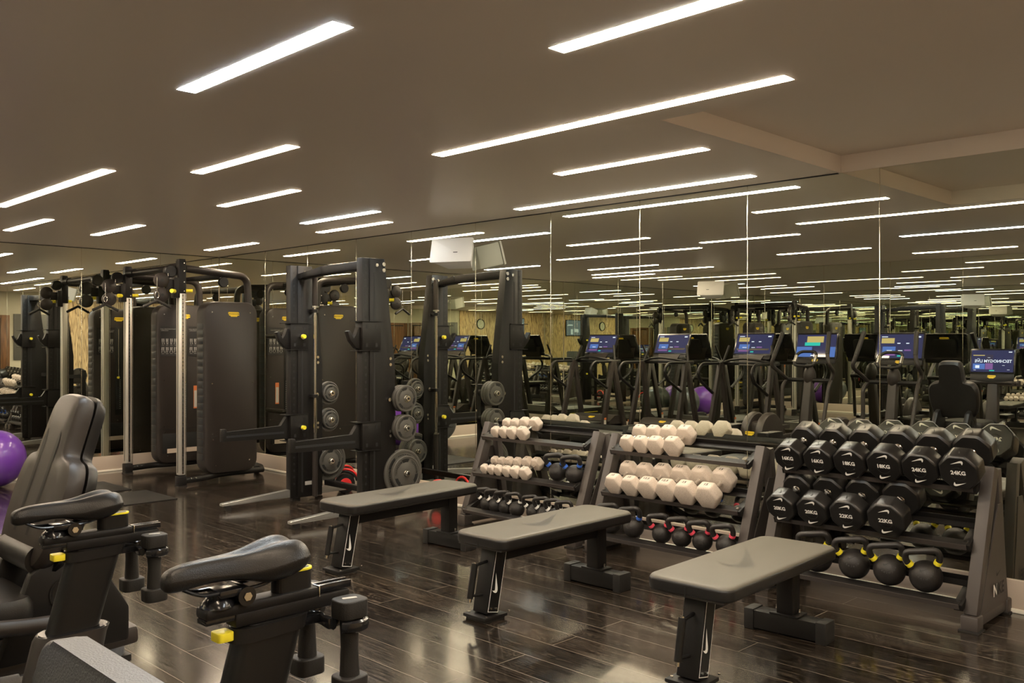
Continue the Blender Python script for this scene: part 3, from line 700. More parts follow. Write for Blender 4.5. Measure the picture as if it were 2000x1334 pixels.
for s, yy in ((-1, YR_), (1, YL)):
    u = MB('powder'); X = frame(H_(0, yy+.045, 0), (1, 0, 0), (0, 0, 1))
    u.prism([(4.72, .03), (4.98, .03), (4.98, 1.25), (4.87, 2.145), (4.72, 2.145)], .09, X, .003)
    u.box(H_(4.685, yy, 1.09), (.075, .075, 2.11), .003)
    u.use('dark')
    for j in range(33):
        for q in (-1, 1): u.cyl(H_(4.685, yy+q*.0372, .16+j*.06), H_(4.685, yy+q*.0385, .16+j*.06), .011, 12)
    for q in (-1, 1): u.box(H_(4.765, yy+q*.0455, 1.05), (.018, .001, 1.95))
    u.use('steel')
    for z in (2.10, 2.05): u.cyl(H_(4.86, yy-.047, z), H_(4.86, yy-.052, z), .017, 12)
    u.cyl(H_(4.79, yy-.047, 2.09), H_(4.79, yy-.052, 2.09), .014, 12)
    for z in (1.31, 1.26): u.cyl(H_(4.93, yy-.047, z), H_(4.93, yy-.051, z), .013, 12)
    for z in (.70, .66): u.cyl(H_(4.93, yy-.047, z), H_(4.93, yy-.051, z), .012, 12)
    u.use('label').box(H_(4.83, yy-.0456, .155), (.07, .001, .035))
    u.build('upright', hr)
    f = MB('footmetal')
    Xf = frame(H_(0, yy+.028, 0), (1, 0, 0), (0, 0, 1))
    f.prism([(3.99, .040), (5.36, .040), (5.36, .075), (5.05, .098), (4.80, .108), (4.62, .108), (4.01, .066), (3.99, .060)], .056, Xf, .004); f.use('rubber').box(H_(4.05, yy, .02), (.05, .04, .04)).box(H_(5.28, yy, .02), (.05, .04, .04)).box(H_(4.72, yy, .02), (.08, .04, .04)); f.build('floor_foot', hr, label='bright steel floor foot')
    # hook and safety arm
    def sleeve(z, h):
        g = MB('powder'); g.box(H_(4.735, yy, z), (.185, .102, h), .002); g.box(H_(4.71, yy, z+h/2+.003), (.23, .125, .006)).box(H_(4.71, yy, z-h/2-.003), (.23, .125, .006))
        g.use('dark')
        for a in (-.05, .05):
            for b in (-1, 1): g.box(H_(4.735+a, yy-.0515, z+b*h*.32), (.022, .002, .03))
        return g
    j = sleeve(1.50, .235)
    XJ = frame(H_(0, yy+.025, 0), (1, 0, 0), (0, 0, 1))
    j.use('powder').prism([(4.645, 1.385), (4.645, 1.57), (4.62, 1.57), (4.60, 1.51), (4.575, 1.475), (4.535, 1.545), (4.515, 1.535), (4.545, 1.46), (4.60, 1.40)], .05, XJ, .002)
    j.use('steel').cyl(H_(4.75, yy-s*.052, 1.50), H_(4.75, yy-s*.085, 1.50), .024, 16); jo = j.build('bar_hook', hr); MB('yellow').cyl(H_(4.75, yy-s*.085, 1.50), H_(4.75, yy-s*.112, 1.50), .018, 16).build('pull_knob', jo, label='yellow pull knob')
    a = sleeve(.672, .23)
    a.use('powder').prism([(4.645, .55), (4.645, .775), (4.615, .775), (4.56, .692), (4.03, .672), (4.03, .700), (3.99, .700), (3.99, .592), (4.60, .585)], .045, frame(H_(0, yy+.0225, 0), (1, 0, 0), (0, 0, 1)), .003)
    a.use('shroudedge').box(H_(4.31, yy, .633), (.56, .049, .018))
    a.use('steel').cyl(H_(4.75, yy-s*.052, .672), H_(4.75, yy-s*.085, .672), .024, 16); jo = a.build('safety_arm', hr); MB('yellow').cyl(H_(4.75, yy-s*.085, .672), H_(4.75, yy-s*.112, .672), .018, 16).build('pull_knob', jo, label='yellow pull knob')
    yp = 6.30 if s < 0 else 7.44; xp = 5.06 if s < 0 else 5.07
    rp = MB('powder'); rp.box(H_(xp, yp, .53), (.055, .055, 1.04), .003).build('plate_post', hr)
    br = MB('powder'); br.bar(H_(4.90, yy+.062 , .965), H_(xp, yp+.03, .965), .012, .05)
    br.use('steel').cyl(H_(4.915, yy-.045, .965), H_(4.915, yy-.062, .965), .016, 12); br.build('post_bracket', hr)
    for z in (.97, .72, .335):
        ye = yp-.24
        hn = MB('steel'); hn.cyl(H_(xp, yp-.02, z), H_(xp, ye, z), .0245, 20, ch=.004)
        hn.use('powder').cyl(H_(xp, yp-.0, z), H_(xp, yp-.034, z), .042, 20)
        hn.use('black').lathe([(.010, 0), (.010, .002)], frame(H_(xp, ye-.0005, z), (1, 0, 0), (0, 0, 1)), 10); hn.build('plate_horn', hr)
tb = MB('powder'); tb.bar(H_(4.80, YR_+.045, 2.10), H_(4.80, 6.90, 2.085), .13, .07, .006); tb.bar(H_(4.80, 6.90, 2.085), H_(4.77, 7.19, 2.055), .13, .07, .006, w1=.09, h1=.05); tb.bar(H_(4.77, 7.18, 2.055), H_(4.76, 7.245, 2.045), .09, .05, .004)
tb.use('steel').box(H_(4.80, 6.55, 2.130), (.10, .5, .004), X=Matrix.Rotation(-R(1.3), 4, 'X') if 0 else None); tb.build('top_crossbeam', hr)
MB('powder').box(H_(5.03, YM, .14), (.05, 1.02, .05), .004).build('base_crossbeam', hr)
def plates(yp, z, spec, side, names):
    xp = 4.845 if yp < 7 else 4.855
    y = yp-.215+sum(th+.002 for r, th in spec)
    for (r, th), nm in zip(spec, names):
        y -= th/2+.001; t = weight_plate(r, th); t.location = (xp, y, z); y -= th/2+.001
        t.rotation_euler = (0, R(random.choice((0, 25, 70, 110))), 0)
        t['label'] = nm; t['category'] = 'weight plate'; t['group'] = 'rubber weight plates on the half rack'
A, B_, C_, D_, E_ = (.200, .05), (.150, .036), (.113, .033), (.110, .033), (.082, .03)
plates(6.30, .97, [C_, C_, C_], 0, ['innermost of three plates on the top horn of the near post', 'middle of three plates on the top horn of the near post', 'outermost plate on the top horn of the near post, beside the bolt bracket'])
plates(6.30, .72, [D_, C_, C_], 0, ['innermost of three plates on the second horn of the near post', 'middle of three plates on the second horn of the near post', 'outermost plate on the second horn of the near post'])
plates(6.30, .335, [A, B_], 0, ['largest plate, at the bottom of the near post, with big lettering', 'medium plate in front of the largest one on the bottom horn'])
plates(7.44, .97, [D_, E_], 0, ['larger back plate on the top horn of the far post', 'small front plate on the top horn of the far post'])
plates(7.44, .72, [D_, E_], 0, ['larger back plate on the second horn of the far post', 'small front plate on the second horn of the far post'])
plates(7.44, .335, [(.19, .045), (.125, .036)], 0, ['large back plate on the bottom horn of the far post', 'medium front plate on the bottom horn of the far post'])
# barbell stored upright against the far upright
bbx, bby = 4.65, 7.185
bb = thing('barbell', 'steel barbell stored upright on the far upright of the half rack', 'barbell', (bbx, bby, 0))
MB('shroud').cyl((0, 0, .035), (0, 0, .50), .025, 18, ch=.003).build('sleeve', bb); MB('shroud').cyl((0, 0, 1.78), (0, 0, 2.09), .025, 18, ch=.003).build('sleeve', bb)
MB('steel').cyl((0, 0, .50), (0, 0, 1.78), .0145, 14).cyl((0, 0, .50), (0, 0, .515), .035, 18).cyl((0, 0, 1.765), (0, 0, 1.78), .035, 18).use('chrome').cyl((0, 0, .62), (0, 0, .92), .0185, 16).cyl((0, 0, 1.30), (0, 0, 1.70), .0185, 16).build('shaft', bb)
bh = MB('powder')
for z in (.955, 1.735):
    bh.box(H_(bbx-DX, bby+.035, z), (.055, .05, .03), .003).cyl(H_(bbx-DX, bby, z-.015), H_(bbx-DX, bby, z+.015), .028, 18)
bh.build('barbell_clip', hr)
# red and black loaders on the floor behind
def red_bell(label, x, y, rz):
    t = thing('grip_weight', label, 'hand weight', (x, y, 0), rz, 'red and black grip weights beside the half rack')
    MB('black').lathe([(.03, -.045), (.085, -.04), (.095, -.02), (.095, .02), (.085, .04), (.03, .045)], T(0, 0, .096) @ Matrix.Rotation(pi/2, 4, 'X'), 28).build('weight_body', t)
    MB('red').lathe([(.0, .046), (.045, .05), (.055, .046), (.055, .038)], T(0, 0, .096) @ Matrix.Rotation(pi/2, 4, 'X'), 24).build('red_cap', t, label='red cap')
    for k, (r0, zz) in enumerate(((.115, .0), (.135, .0))):
        a = MB('red' if k else 'black'); pts = [(r0*math.cos(R(d_)), 0, .096+r0*math.sin(R(d_))) for d_ in range(10, 171, 16)]
        a.tube(pts, .011, 10); a.build('grip_arch', t)
    return t
red_bell('red and black grip weight on the floor between the rack uprights, front one', 5.06, 7.30, R(-25))
red_bell('red and black grip weight nearer the mirror, behind the front one', 5.20, 7.50, R(10))
red_bell('red and black grip weight beyond the largest plate, reflected over the far bench', 5.24, 6.12, R(-80))

# ------------------------------------------------------------------ cable crossover
XC = 4.13
cx = thing('cable_crossover', 'black cable crossover with two weight towers and pale slotted columns', 'cable machine', (XC, 9.45, 0))
def K(x, y, z): return (x-XC, y-9.45, z)
def tower(yf, yb, stackside, x0=4.40, x1=5.0):
    """yf<yb ; stackside = -1 when the stack opening looks towards the camera (-Y)."""
    zc = (1.87+.085)/2; hh = 1.87-.085; wd = x1-x0
    c = MB('shroud')
    out = rrect(wd, hh, .12, 7)
    X = frame(K((x0+x1)/2, yb, zc), (1, 0, 0), (0, 0, 1)); T_ = yb-yf
    rg = []
    for ins, d_ in ((.022, 0), (.006, .010), (0, .028), (0, T_-.028), (.006, T_-.010), (.022, T_)):
        rg.append([X @ Vector((a*(1-2*ins/wd), b*(1-2*ins/hh), d_)) for a, b in out])
    c.loft(rg)
    # ribs on the narrow edges
    for j in range(19):
        z = .26+j*.075
        for xs in (x0-.0012, x1+.0012): c.use('shroudedge').box(K(xs, (yf+yb)/2, z), (.004, T_*.62, .062), .0015)
    yv = yf-.0012; c.use('dark').box(K((x0+x1)/2, yv+.0008, .47), (wd*.985, .001, .004)); c.box(K((x0+x1)/2, yb+.0004, .47), (wd*.985, .001, .004))
    c.use('steel')
    for (a, b) in ((x0+.08, 1.76), (x1-.09, 1.76), (x0+.08, 1.02), (x1-.06, 1.02), (x0+.08, .50), (x0+.09, .44), (x1-.06, .50), (x0+.12, .17), (x1-.10, .20), ((x0+x1)/2, .45)):
        for y_, sg in ((yf, -1), (yb, 1)): c.cyl(K(a, y_, b), K(a, y_+sg*.003, b), .0065, 8)
    sh_ = c.build('tower_shroud', cx)
    sg = -1 if stackside < 0 else 1; ys = yf if sg < 0 else yb; yo = yb if sg < 0 else yf
    xm = (x0+x1)/2
    s = MB('dark'); s.box(K(xm+.01, ys+sg*.002, 1.08), (.085, .004, 1.12), .003)
    s.use('dark').box(K(xm, ys+sg*.0015, .31), (wd*.80, .003, .22), .001); s.use('base').box(K(xm, ys+sg*.0035, .225), (wd*.62, .002, .05))
    s.use('shroudedge')
    for j in range(15): s.box(K(xm+.01, ys+sg*.0055, .60+j*.026), (.06, .004, .022), .001)
    s.use('label')
    for j in range(15): s.box(K(xm+.028, ys+sg*.008, .60+j*.026), (.008, .001, .007))
    s.use('steel').cyl(K(xm+.01, ys+sg*.006, .99), K(xm+.01, ys+sg*.006, 1.62), .006, 8)
    s.use('yellow').cyl(K(xm+.0, ys+sg*.006, .995), K(xm+.0, ys+sg*.035, .995), .014, 12); s.build('weight_stack', cx)
    # placards
    for q in (-1, 1):
        p = MB('placard'); xp = xm+.01+q*.165; p.box(K(xp, ys+sg*.0015, 1.46), (.215, .003, .34))
        Xp = frame(K(xp, ys+sg*.0033, 1.46), (-sg, 0, 0), (0, 0, 1)) if sg < 0 else frame(K(xp, ys+.0033, 1.46), (-1, 0, 0), (0, 0, 1))
        if sg < 0: Xp = frame(K(xp, ys-.0033, 1.46), (1, 0, 0), (0, 0, 1))
        p.use('print').text('DUAL ADJUSTABLE PULLEY', Xp @ T(-.02, .135, 0), .0145, .01).text('UPPER BODY', Xp @ T(-.058, .118, 0), .0145, .01)
        rnd = random.Random(5)
        for r_ in range(2):
            for k in range(4):
                bx = -.08+k*.048; by = .0-r_*.095
                for e in (-.009, .009):
                    p.bar(Xp @ Vector((bx+e, by+.028, .0005)), Xp @ Vector((bx+e+rnd.uniform(-.004, .004), by-.005, .0005)), .011, .001, up=Xp.to_3x3() @ Vector((0, 0, 1)))
                    p.bar(Xp @ Vector((bx+e, by-.005, .0005)), Xp @ Vector((bx+e+rnd.uniform(-.01, .01), by-.035, .0005)), .006, .001, up=Xp.to_3x3() @ Vector((0, 0, 1)))
                p.box((bx, by-.046, 0), (.03, .003, .0008), X=Xp)
        p.build('instruction_placard', sh_)
    st = MB('orange'); st.box(K(xm+.15, ys+sg*.0015, .82), (.05, .003, .26)); st.use('label').box(K(xm+.15, ys+sg*.0032, .80), (.04, .001, .19)); st.build('warning_sticker', sh_)
    for y_, xx in ((yf, (1, 0, 0)), (yb, (-1, 0, 0))):
        b = MB(); badge(b, frame(K(xm+.02, y_+(-.002 if y_ == yf else .002), 1.74), xx, (0, 0, 1)), .125); b.build('maker_badge', sh_)
tower(8.83, 9.03, 1)
tower(9.96, 10.14, -1)
for yc, yt in ((8.80, 8.93), (10.10, 10.05)):
    c = MB('alu'); c.box(K(XC, yc, 1.03), (.066, .066, 1.82), .004)
    c.use('steel').box(K(XC+.006, yc-.0335, 1.03), (.022, .001, 1.80)); c.use('dark')
    for j in range(46): c.cyl(K(XC+.006, yc-.0335, .16+j*.039), K(XC+.006, yc-.0346, .16+j*.039), .0055, 8)
    c.box(K(XC-.0335, yc, 1.03), (.001, .012, 1.78)); c.build('slotted_column', cx)
    h = MB('powder'); h.box(K(XC, yc, 2.10), (.075, .080, .33), .005); h.box(K(XC, yc, 2.255), (.065, .07, .05), .004)
    h.use('steel')
    for z in (1.96, 2.05, 2.16, 2.24): h.cyl(K(XC+.015, yc-.041, z), K(XC+.015, yc-.046, z), .007, 8)
    ch_ = h.build('column_head', cx)
    h = MB('powder'); h.box(K(XC, yc, .055), (.085, .085, .108), .005); h.use('rubber').box(K(XC, yc, .006), (.09, .09, .012)); h.build('column_foot', cx)
    MB('steel').cyl(K(XC+.055, yc, .07), K(XC+.055, yc, 2.02), .0028, 6).cyl(K(XC-.135, yc-.01, 1.93), K(XC-.135, yc-.01, 2.13), .0028, 6).build('steel_cable', cx)
    # pulley carriage
    p = MB('powder'); p.box(K(XC-.055, yc, 1.99), (.06, .075, .20), .004); p.bar(K(XC-.05, yc, 2.02), K(XC-.16, yc+.0, 2.02), .03, .10, .003); p.build('pulley_carriage', cx)
    for z in (2.06, 1.915):
        q = MB('shroud'); q.lathe([(.001, -.026), (.06, -.024), (.073, -.016), (.074, .016), (.060, .024), (.001, .026)], T(*K(XC-.205, yc-.01, z)) @ Matrix.Rotation(pi/2, 4, 'X'), 36)
        q.use('black').lathe([(.001, .0262), (.015, .0268), (.016, .024)], T(*K(XC-.205, yc-.01, z)) @ Matrix.Rotation(pi/2, 4, 'X'), 20); q.build('pulley_wheel', cx)
    q = MB('black').lathe([(.001, -.03), (.055, -.03), (.062, -.02), (.062, .02), (.055, .03), (.001, .03)], T(*K(XC-.10, yc+.03, 2.155)) @ Matrix.Rotation(pi/2, 4, 'X'), 30).build('guide_pulley', cx)
    k = MB('yellow').cyl(K(XC+.045, yc-.02, 1.965), K(XC+.10, yc-.05, 1.965), .017, 14).cyl(K(XC-.085, yc-.04, 1.955), K(XC-.13, yc-.075, 1.955), .02, 14).build('adjusting_knob', ch_, label='yellow adjusting knobs')
    b = MB('shroud'); b.tube([K(XC+.04, yc, 2.19), K(4.70, yc+(yt-yc)*.6, 2.16), K(4.93, yt, 2.15), K(4.95, yt, 1.82)], .038, 16, rad=.17, seg=8); b.build('overhead_tube', cx)
    MB('black').lathe([(.001, -.02), (.05, -.02), (.055, -.01), (.055, .01), (.05, .02), (.001, .02)], T(*K(4.62, (yc+yt)/2, 2.075)) @ Matrix.Rotation(pi/2, 4, 'X'), 26).build('guide_pulley', cx)
    b = MB('powder'); b.tube([K(XC+.03, yc, .055), K(4.45, yc+.05, .06), K(4.60, yt, .065), K(5.12, yt, .065)], .032, 14, rad=.08); b.use('steel')
    for xx in (4.22, 4.27): b.cyl(K(xx, yc-.03, .075), K(xx, yc-.045, .08), .007, 8)
    b.build('base_tube', cx)
    b = MB('powder'); ye = 9.30 if yc < 9 else 9.6
    b.tube([K(5.06, yt, .07), K(5.20, (yt+ye)/2, .06), K(5.25, ye, .055)], .036, 14, rad=.05).use('rubber').cyl(K(5.25, ye, .0), K(5.25, ye, .03), .03, 12); b.build('base_tube', cx)
MB('powder').cyl(K(XC, 8.83, 2.20), K(XC, 10.07, 2.20), .036, 18).cyl(K(XC, 8.83, 2.20), K(XC, 9.0, 2.20), .044, 18).cyl(K(XC, 9.9, 2.20), K(XC, 10.07, 2.20), .044, 18).build('overhead_beam', cx)
MB('powder').bar(K(4.72, 9.0, 2.155), K(4.72, 10.0, 2.155), .05, .05, .004).build('overhead_beam', cx)
MB('shroud').cyl(K(4.99, 9.03, 1.52), K(4.99, 9.96, 1.52), .028, 14).build('tie_bar', cx); MB('shroud').cyl(K(4.99, 9.03, .62), K(4.99, 9.96, .62), .028, 14).build('tie_bar', cx)
def vbar(label, x, y, z):
    t = thing('cable_bar', label, 'cable attachment', (x, y, z), R(-12), 'short angled bars hanging from the cable machine')
    MB('rubber').tube([(-.13, 0, -.075), (-.125, 0, -.073), (0, 0, -.01), (.125, 0, -.073), (.13, 0, -.075)], .015, 12).build('grip_bar', t)
    MB('steel').tube([(.018*math.cos(a), 0, .045+.032*math.sin(a)) for a in [2*pi*i/14 for i in range(14)]], .0035, 6, closed=True).tube([(0, 0, .07), (0, 0, .22)], .003, 6).build('snap_hook', t)
    return t
vbar('short angled bar hanging in front of the near cable column', XC-.27, 8.74, 1.865)
vbar('short angled bar hanging from the far cable column', XC-.27, 10.02, 1.865)
# balls, mats, speakers
def gym_ball(label, x, y, r, m):
    b = MB(m)
    prof = []
    N = 48
    for i in range(N+1):
        t = -pi/2+pi*i/N; rr = r*(1+.0022*math.cos(t*34)*(abs(t) < 1.25)); prof.append((max(rr*math.cos(t), .0005), rr*math.sin(t)))
    b.lathe(prof, Matrix.Rotation(R(20), 4, 'Y'), 40)
    o = b.build('gym_ball', loc=(x, y, r), ang=80); return tag(o, label, 'exercise ball', 'exercise balls by the back mirror wall')
gym_ball('large purple exercise ball by the back mirror at the left edge', 2.80, 10.08, .285, 'purple')
gym_ball('large graphite grey exercise ball beside the purple one, seen in the mirror', 2.18, 10.08, .29, 'greyball')
def mat_(label, x0, x1, y0, y1):
    o = MB('rubber').box(((0), 0, .005), (x1-x0, y1-y0, .009), .003).build('floor_mat', loc=((x0+x1)/2, (y0+y1)/2, 0)); return tag(o, label, 'exercise mat', 'dark rubber mats on the floor')
mat_('thin dark mat on the floor just beyond the bike saddle', 3.08, 3.78, 8.12, 8.80)
mat_('thin dark mat lying nearer the back mirror and the purple ball', 2.95, 3.70, 8.95, 9.65)
def speaker(label, x, y, z, rz, side):
    t = thing('wall_speaker', label, 'speaker', (x, y, z), rz, 'white wall speakers')
    # local: front looks to -Y, back to +Y
    b = MB('spk'); W, D, Hh = .37, .20, .20
    X = T(0, 0, -Hh/2) @ Matrix.Identity(4)
    Xt = Matrix.Rotation(R(-14), 4, 'X')
    b.prism([(-W/2, -D*.45), (W/2, -D*.45), (W*.30, D*.55), (-W*.30, D*.55)], Hh, Xt @ X, .012); b.build('cabinet', t)
    g = MB('spk'); g.prism(rrect(W*1.04, Hh*1.06, .012), .016, Xt @ frame((0, -D*.45-.001, 0), (1, 0, 0), (0, 0, 1)), .006)
    g.use('black').prism([(-.02, -.004), (.02, -.004), (.02, .002), (-.02, .002)], .0012, Xt @ frame((.04, -D*.45-.017, -.02), (1, 0, 0), (0, 0, 1))); g.build('grille', t)
    m_ = MB('spk'); m_.cyl((0, D*.5, .0), (0, D*.5+.06, .03), .014, 12).lathe([(.03, 0), (.032, .01), (.02, .014)], frame((0, D*.5+.075, .03), (1, 0, 0), (0, 0, 1)), 18); m_.build('wall_bracket', t)
    return t
speaker('white wall speaker tilted down, mounted high on the dumbbell mirror', 5.205, 5.86, 2.205, R(-66), 1)
speaker('white wall speaker on the treadmill mirror wall, seen in reflection', -.79, 7.35, 2.21, R(70), 1)
# ------------------------------------------------------------------ cardio row. local +x points away from the console (world +X)
def console(t, x, z, tilt, wd, hh, style, stand=True, logo=True, panel=.06):
    """screen facing +x, tilted back; returns nothing. centre (x,0,z)."""
    n = Vector((math.cos(tilt), 0, math.sin(tilt))); X = frame((x, 0, z), (0, 1, 0), Vector((-math.sin(tilt), 0, math.cos(tilt))))
    # local X axis = +Y (viewer at +x sees +Y on the right), local Y = up along screen, local Z = n
    h = MB('gloss'); h.prism(rrect(wd, hh, .02), .03, X @ T(0, 0, -.03), .006)
    h.use('black').prism(rrect(wd*.96, panel, .012), .02, X @ T(0, -hh/2-panel*.4, -.025), .004)
    h.prism(rrect(wd*.55, hh*.7, .03), .03, X @ T(0, -.02, -.058), .01)
    badge(h, X @ T(0, -hh/2-panel*.35, -.003), .085)
    Xb = frame(X @ Vector((0, hh*.30, -.031)), (0, -1, 0), Vector((-math.sin(tilt), 0, math.cos(tilt))))
    badge(h, Xb, .12)
    hs = h.build('console_housing', t)
    s = MB('scr' if style != 'plain' else 'scr2'); w2, h2 = wd*.93, hh*.86
    s.prism([(-w2/2, -h2/2), (w2/2, -h2/2), (w2/2, h2/2), (-w2/2, h2/2)], .0008, X @ T(0, .002, .0006))
    def rc(m, a, b, c, d, k=.0022): s.use(m).poly([(a*w2, b*h2), (c*w2, b*h2), (c*w2, d*h2), (a*w2, d*h2)], X @ T(0, .002, k))
    if style == 'live':
        rc('tilep', -.02, -.38, .16, -.1); rc('scr2', -.02, -.1, .16, .3); rc('tileb', .17, -.38, .46, -.12); rc('tilew', .30, -.33, .40, -.2, .003); rc('tiley', .18, .24, .46, .28, .003)
        rc('tileg', -.06, -.46, .06, -.41, .003); s.use('tilew').text('TECHNOGYM LIVE', X @ T(-.02*w2, .0*h2, .0035), .045, .02)
        for a, b in ((-.3, -.2), (.05, .15), (.3, .1), (-.42, -.4), (.38, -.43)): rc('tilew', a, b, a+.06, b+.015, .003)
        rc('tilew', -.46, .40, -.38, .44, .003)
    elif style == 'road':
        rc('tileb', -.5, -.5, .5, -.05); rc('scr', -.35, -.5, .1, .0, .0026); rc('tiley', -.18, .15, .25, .42); rc('tileg', -.1, .0, .3, .15); rc('tilew', .02, -.46, .12, -.41, .003)
    else:
        rc('tiley', .14, .12, .44, .34); rc('tileb', .10, -.28, .40, -.02); rc('tilew', -.45, .36, -.36, .42); rc('tilep', -.25, -.2, -.1, -.14); rc('tilew', -.06, -.2, .04, -.17)
        rc('tilew', -.20, .10, -.13, .14); rc('tilew', .0, .10, .07, .14); rc('tileg', -.04, -.44, .05, -.38); rc('tilew', .30, .38, .44, .41); rc('tilew', .18, -.2, .3, -.17, .003)
        rc('tilep', .1, -.40, .4, -.32)
    s.build('touch_screen', hs)
def treadmill(label, y, style):
    t = thing('treadmill', label, 'treadmill', (-.62, y, 0), 0, 'treadmills facing the left mirror wall')
    b = MB('powder'); b.box((.86, 0, .115), (1.88, .84, .15), .02).use('rubber').box((.95, .36, .2), (1.60, .09, .03), .006).box((.95, -.36, .2), (1.60, .09, .03), .006)
    b.use('powder').box((1.80, 0, .14), (.06, .80, .12), .02).use('yellow').box((.95, .4205, .14), (.8, .002, .012)).box((.95, -.4205, .14), (.8, .002, .012))
    for xx in (.1, 1.6):
        for s in (-1, 1): b.use('rubber').cyl((xx, s*.33, 0), (xx, s*.33, .05), .03, 12)
    b.build('deck_frame', t)
    MB('beltrubber').box((.98, 0, .198), (1.56, .60, .016), .006).build('running_belt', t)
    h = MB('shroud'); h.loft([[Vector((x, yy*(.40 if k else .42), z)) for x, z in ((-.10, .06), (.26, .06), (.26, .22), (.12, .30), (-.02, .30), (-.10, .2))] for k, yy in enumerate((-1, 1))]); badge(h, frame((.19, 0, .2625), (0, 1, 0), (-.5, 0, .3)), .12); h.build('motor_hood', t)
    for s in (-1, 1):
        l = MB('shroud'); l.bar((.42, s*.43, .12), (.16, s*.40, 1.16), .05, .085, .006, up=(1, 0, 0)); l.use('orange').box((.405, s*.457, .27), (.05, .002, .03)).use('label').box((.41, s*.457, .21), (.05, .002, .08)); l.build('front_upright', t)
        l = MB('shroud'); l.bar((-.10, s*.43, .12), (.13, s*.40, 1.14), .05, .085, .006, up=(1, 0, 0)); l.build('rear_upright', t)
        l = MB('black'); l.tube([(-.02, s*.40, 1.15), (.62, s*.41, 1.15), (.72, s*.41, 1.04), (.66, s*.415, .92), (.33, s*.425, .74)], .022, 10, rad=.09); l.build('side_handrail', t)
        l = MB('rubber'); l.tube([(.10, s*.40, 1.15), (.04, s*.33, 1.40)], .017, 10).build('upper_grip', t)
    c = MB('black'); c.box((.03, 0, 1.15), (.13, .84, .05), .015); c.tube([(.10, -.38, 1.16), (.22, -.20, 1.20), (.24, 0, 1.22), (.22, .20, 1.20), (.10, .38, 1.16)], .018, 10, rad=.06)
    c.use('shroud').loft([[Vector((x, yy, z)) for yy in (-wq, wq)]+[Vector((x-.05, yy, z)) for yy in (wq, -wq)] for x, z, wq in ((.10, 1.13, .14), (.0, 1.28, .20), (-.03, 1.36, .26))]); c.build('handlebar_bridge', t)
    console(t, -.06, 1.42, R(24), .60, .34, style)
    return t
treadmill('treadmill farthest left in the mirror, next to the end mirror wall', 9.35, 'tiles')
treadmill('middle treadmill of the three, lit blue screen in the mirror', 7.98, 'tiles')
treadmill('treadmill nearest the cross trainers, seen in the middle of the mirror', 6.60, 'tiles')
def cross_trainer(label, y, style):
    t = thing('cross_trainer', label, 'cross trainer', (-.25, y, 0), 0, 'cross trainers between the treadmills and the recumbent bike')
    b = MB('shroud'); b.box((.85, 0, .07), (1.50, .16, .09), .02).box((.10, 0, .045), (.14, .62, .07), .02)
    b.use('greypad').prism(rrect(.46, .56, .07), .10, T(1.715, 0, .035), .02); b.use('rubber').box((1.74, 0, .02), (.44, .52, .03)); b.build('base_frame', t)
    for s in (-1, 1):
        f = MB('seatbrown'); X = T(1.38, s*.085, .36) @ Matrix.Rotation(-s*pi/2, 4, 'X')
        f.lathe([(.001, -.04), (.25, -.04), (.27, -.02), (.272, .03), (.255, .055)], X, 44); f.use('shroud').lathe([(.255, .055), (.245, .058), (.001, .058)], X, 44); f.build('flywheel_cover', t)
    f = MB('seatbrown'); f.box((1.40, 0, .30), (.30, .17, .46), .05); badge(f, frame((1.657, 0, .40), (0, 1, 0), (0, 0, 1)), .12); f.build('drive_housing', t)
    c = MB('shroud'); c.bar((.36, 0, .08), (.20, 0, 1.02), .13, .14, .02, up=(1, 0, 0), w1=.10, h1=.10); c.ball((.20, 0, 1.02), .085, (1, .9, 1.6)); c.build('centre_column', t)
    h = MB('rubber'); h.tube([(.22, 0, 1.13), (.33, 0, 1.15), (.36, -.13, 1.16), (.27, -.13, 1.30), (.24, -.08, 1.33), (.24, .08, 1.33), (.27, .13, 1.30), (.36, .13, 1.16), (.33, 0, 1.15)], .019, 10, rad=.04)
    h.use('steel')
    for s in (-1, 1): h.tube([(.335, s*.131, 1.20), (.285, s*.131, 1.28)], .0205, 10)
    h.build('fixed_handlebar', t)
    c = MB('black'); c.tube([(.22, -.30, .97), (.22, .30, .97)], .026, 12); c.build('pivot_axle', t)
    for s in (-1, 1):
        a = MB('shroud'); ph = .10*s
        a.tube([(.22, s*.29, .97), (.30+ph, s*.32, 1.08), (.46+ph, s*.34, 1.16), (.44+ph, s*.30, 1.28), (.30+ph, s*.26, 1.56)], .024, 12, rad=.07, seg=7); a.use('rubber').tube([(.43+ph, s*.298, 1.30), (.30+ph, s*.26, 1.57)], .027, 12); a.build('swing_arm', t)
        a = MB('shroud'); a.tube([(.22, s*.29, .97), (.32, s*.31, .90), (.40-ph*.6, s*.30, .42)], .024, 12, rad=.08); a.tube([(.40-ph*.6, s*.30, .40), (1.30, s*.24, .34+ph*.4)], .022, 10); a.build('link_rod', t)
        p = MB('shroud'); zz = .41+.03*s; p.bar((.30, s*.24, .38), (1.62, s*.24, zz-.03), .055, .05, .01); p.build('pedal_beam', t)
        p = MB('black'); p.prism(rrect(.36, .16, .04), .05, T(1.62, s*.24, zz), .012); p.use('label')
        for k in range(5): p.box((1.49+k*.065, s*.24, zz+.0505), (.022, .10, .001))
        p.build('pedal', t)
    console(t, .02, 1.40, R(14), .56, .34, style)
    return t
cross_trainer('cross trainer beside the nearest treadmill, showing a road scene on its screen', 5.45, 'road')
cross_trainer('cross trainer beside the recumbent bike, showing tiles on its screen', 4.40, 'tiles')

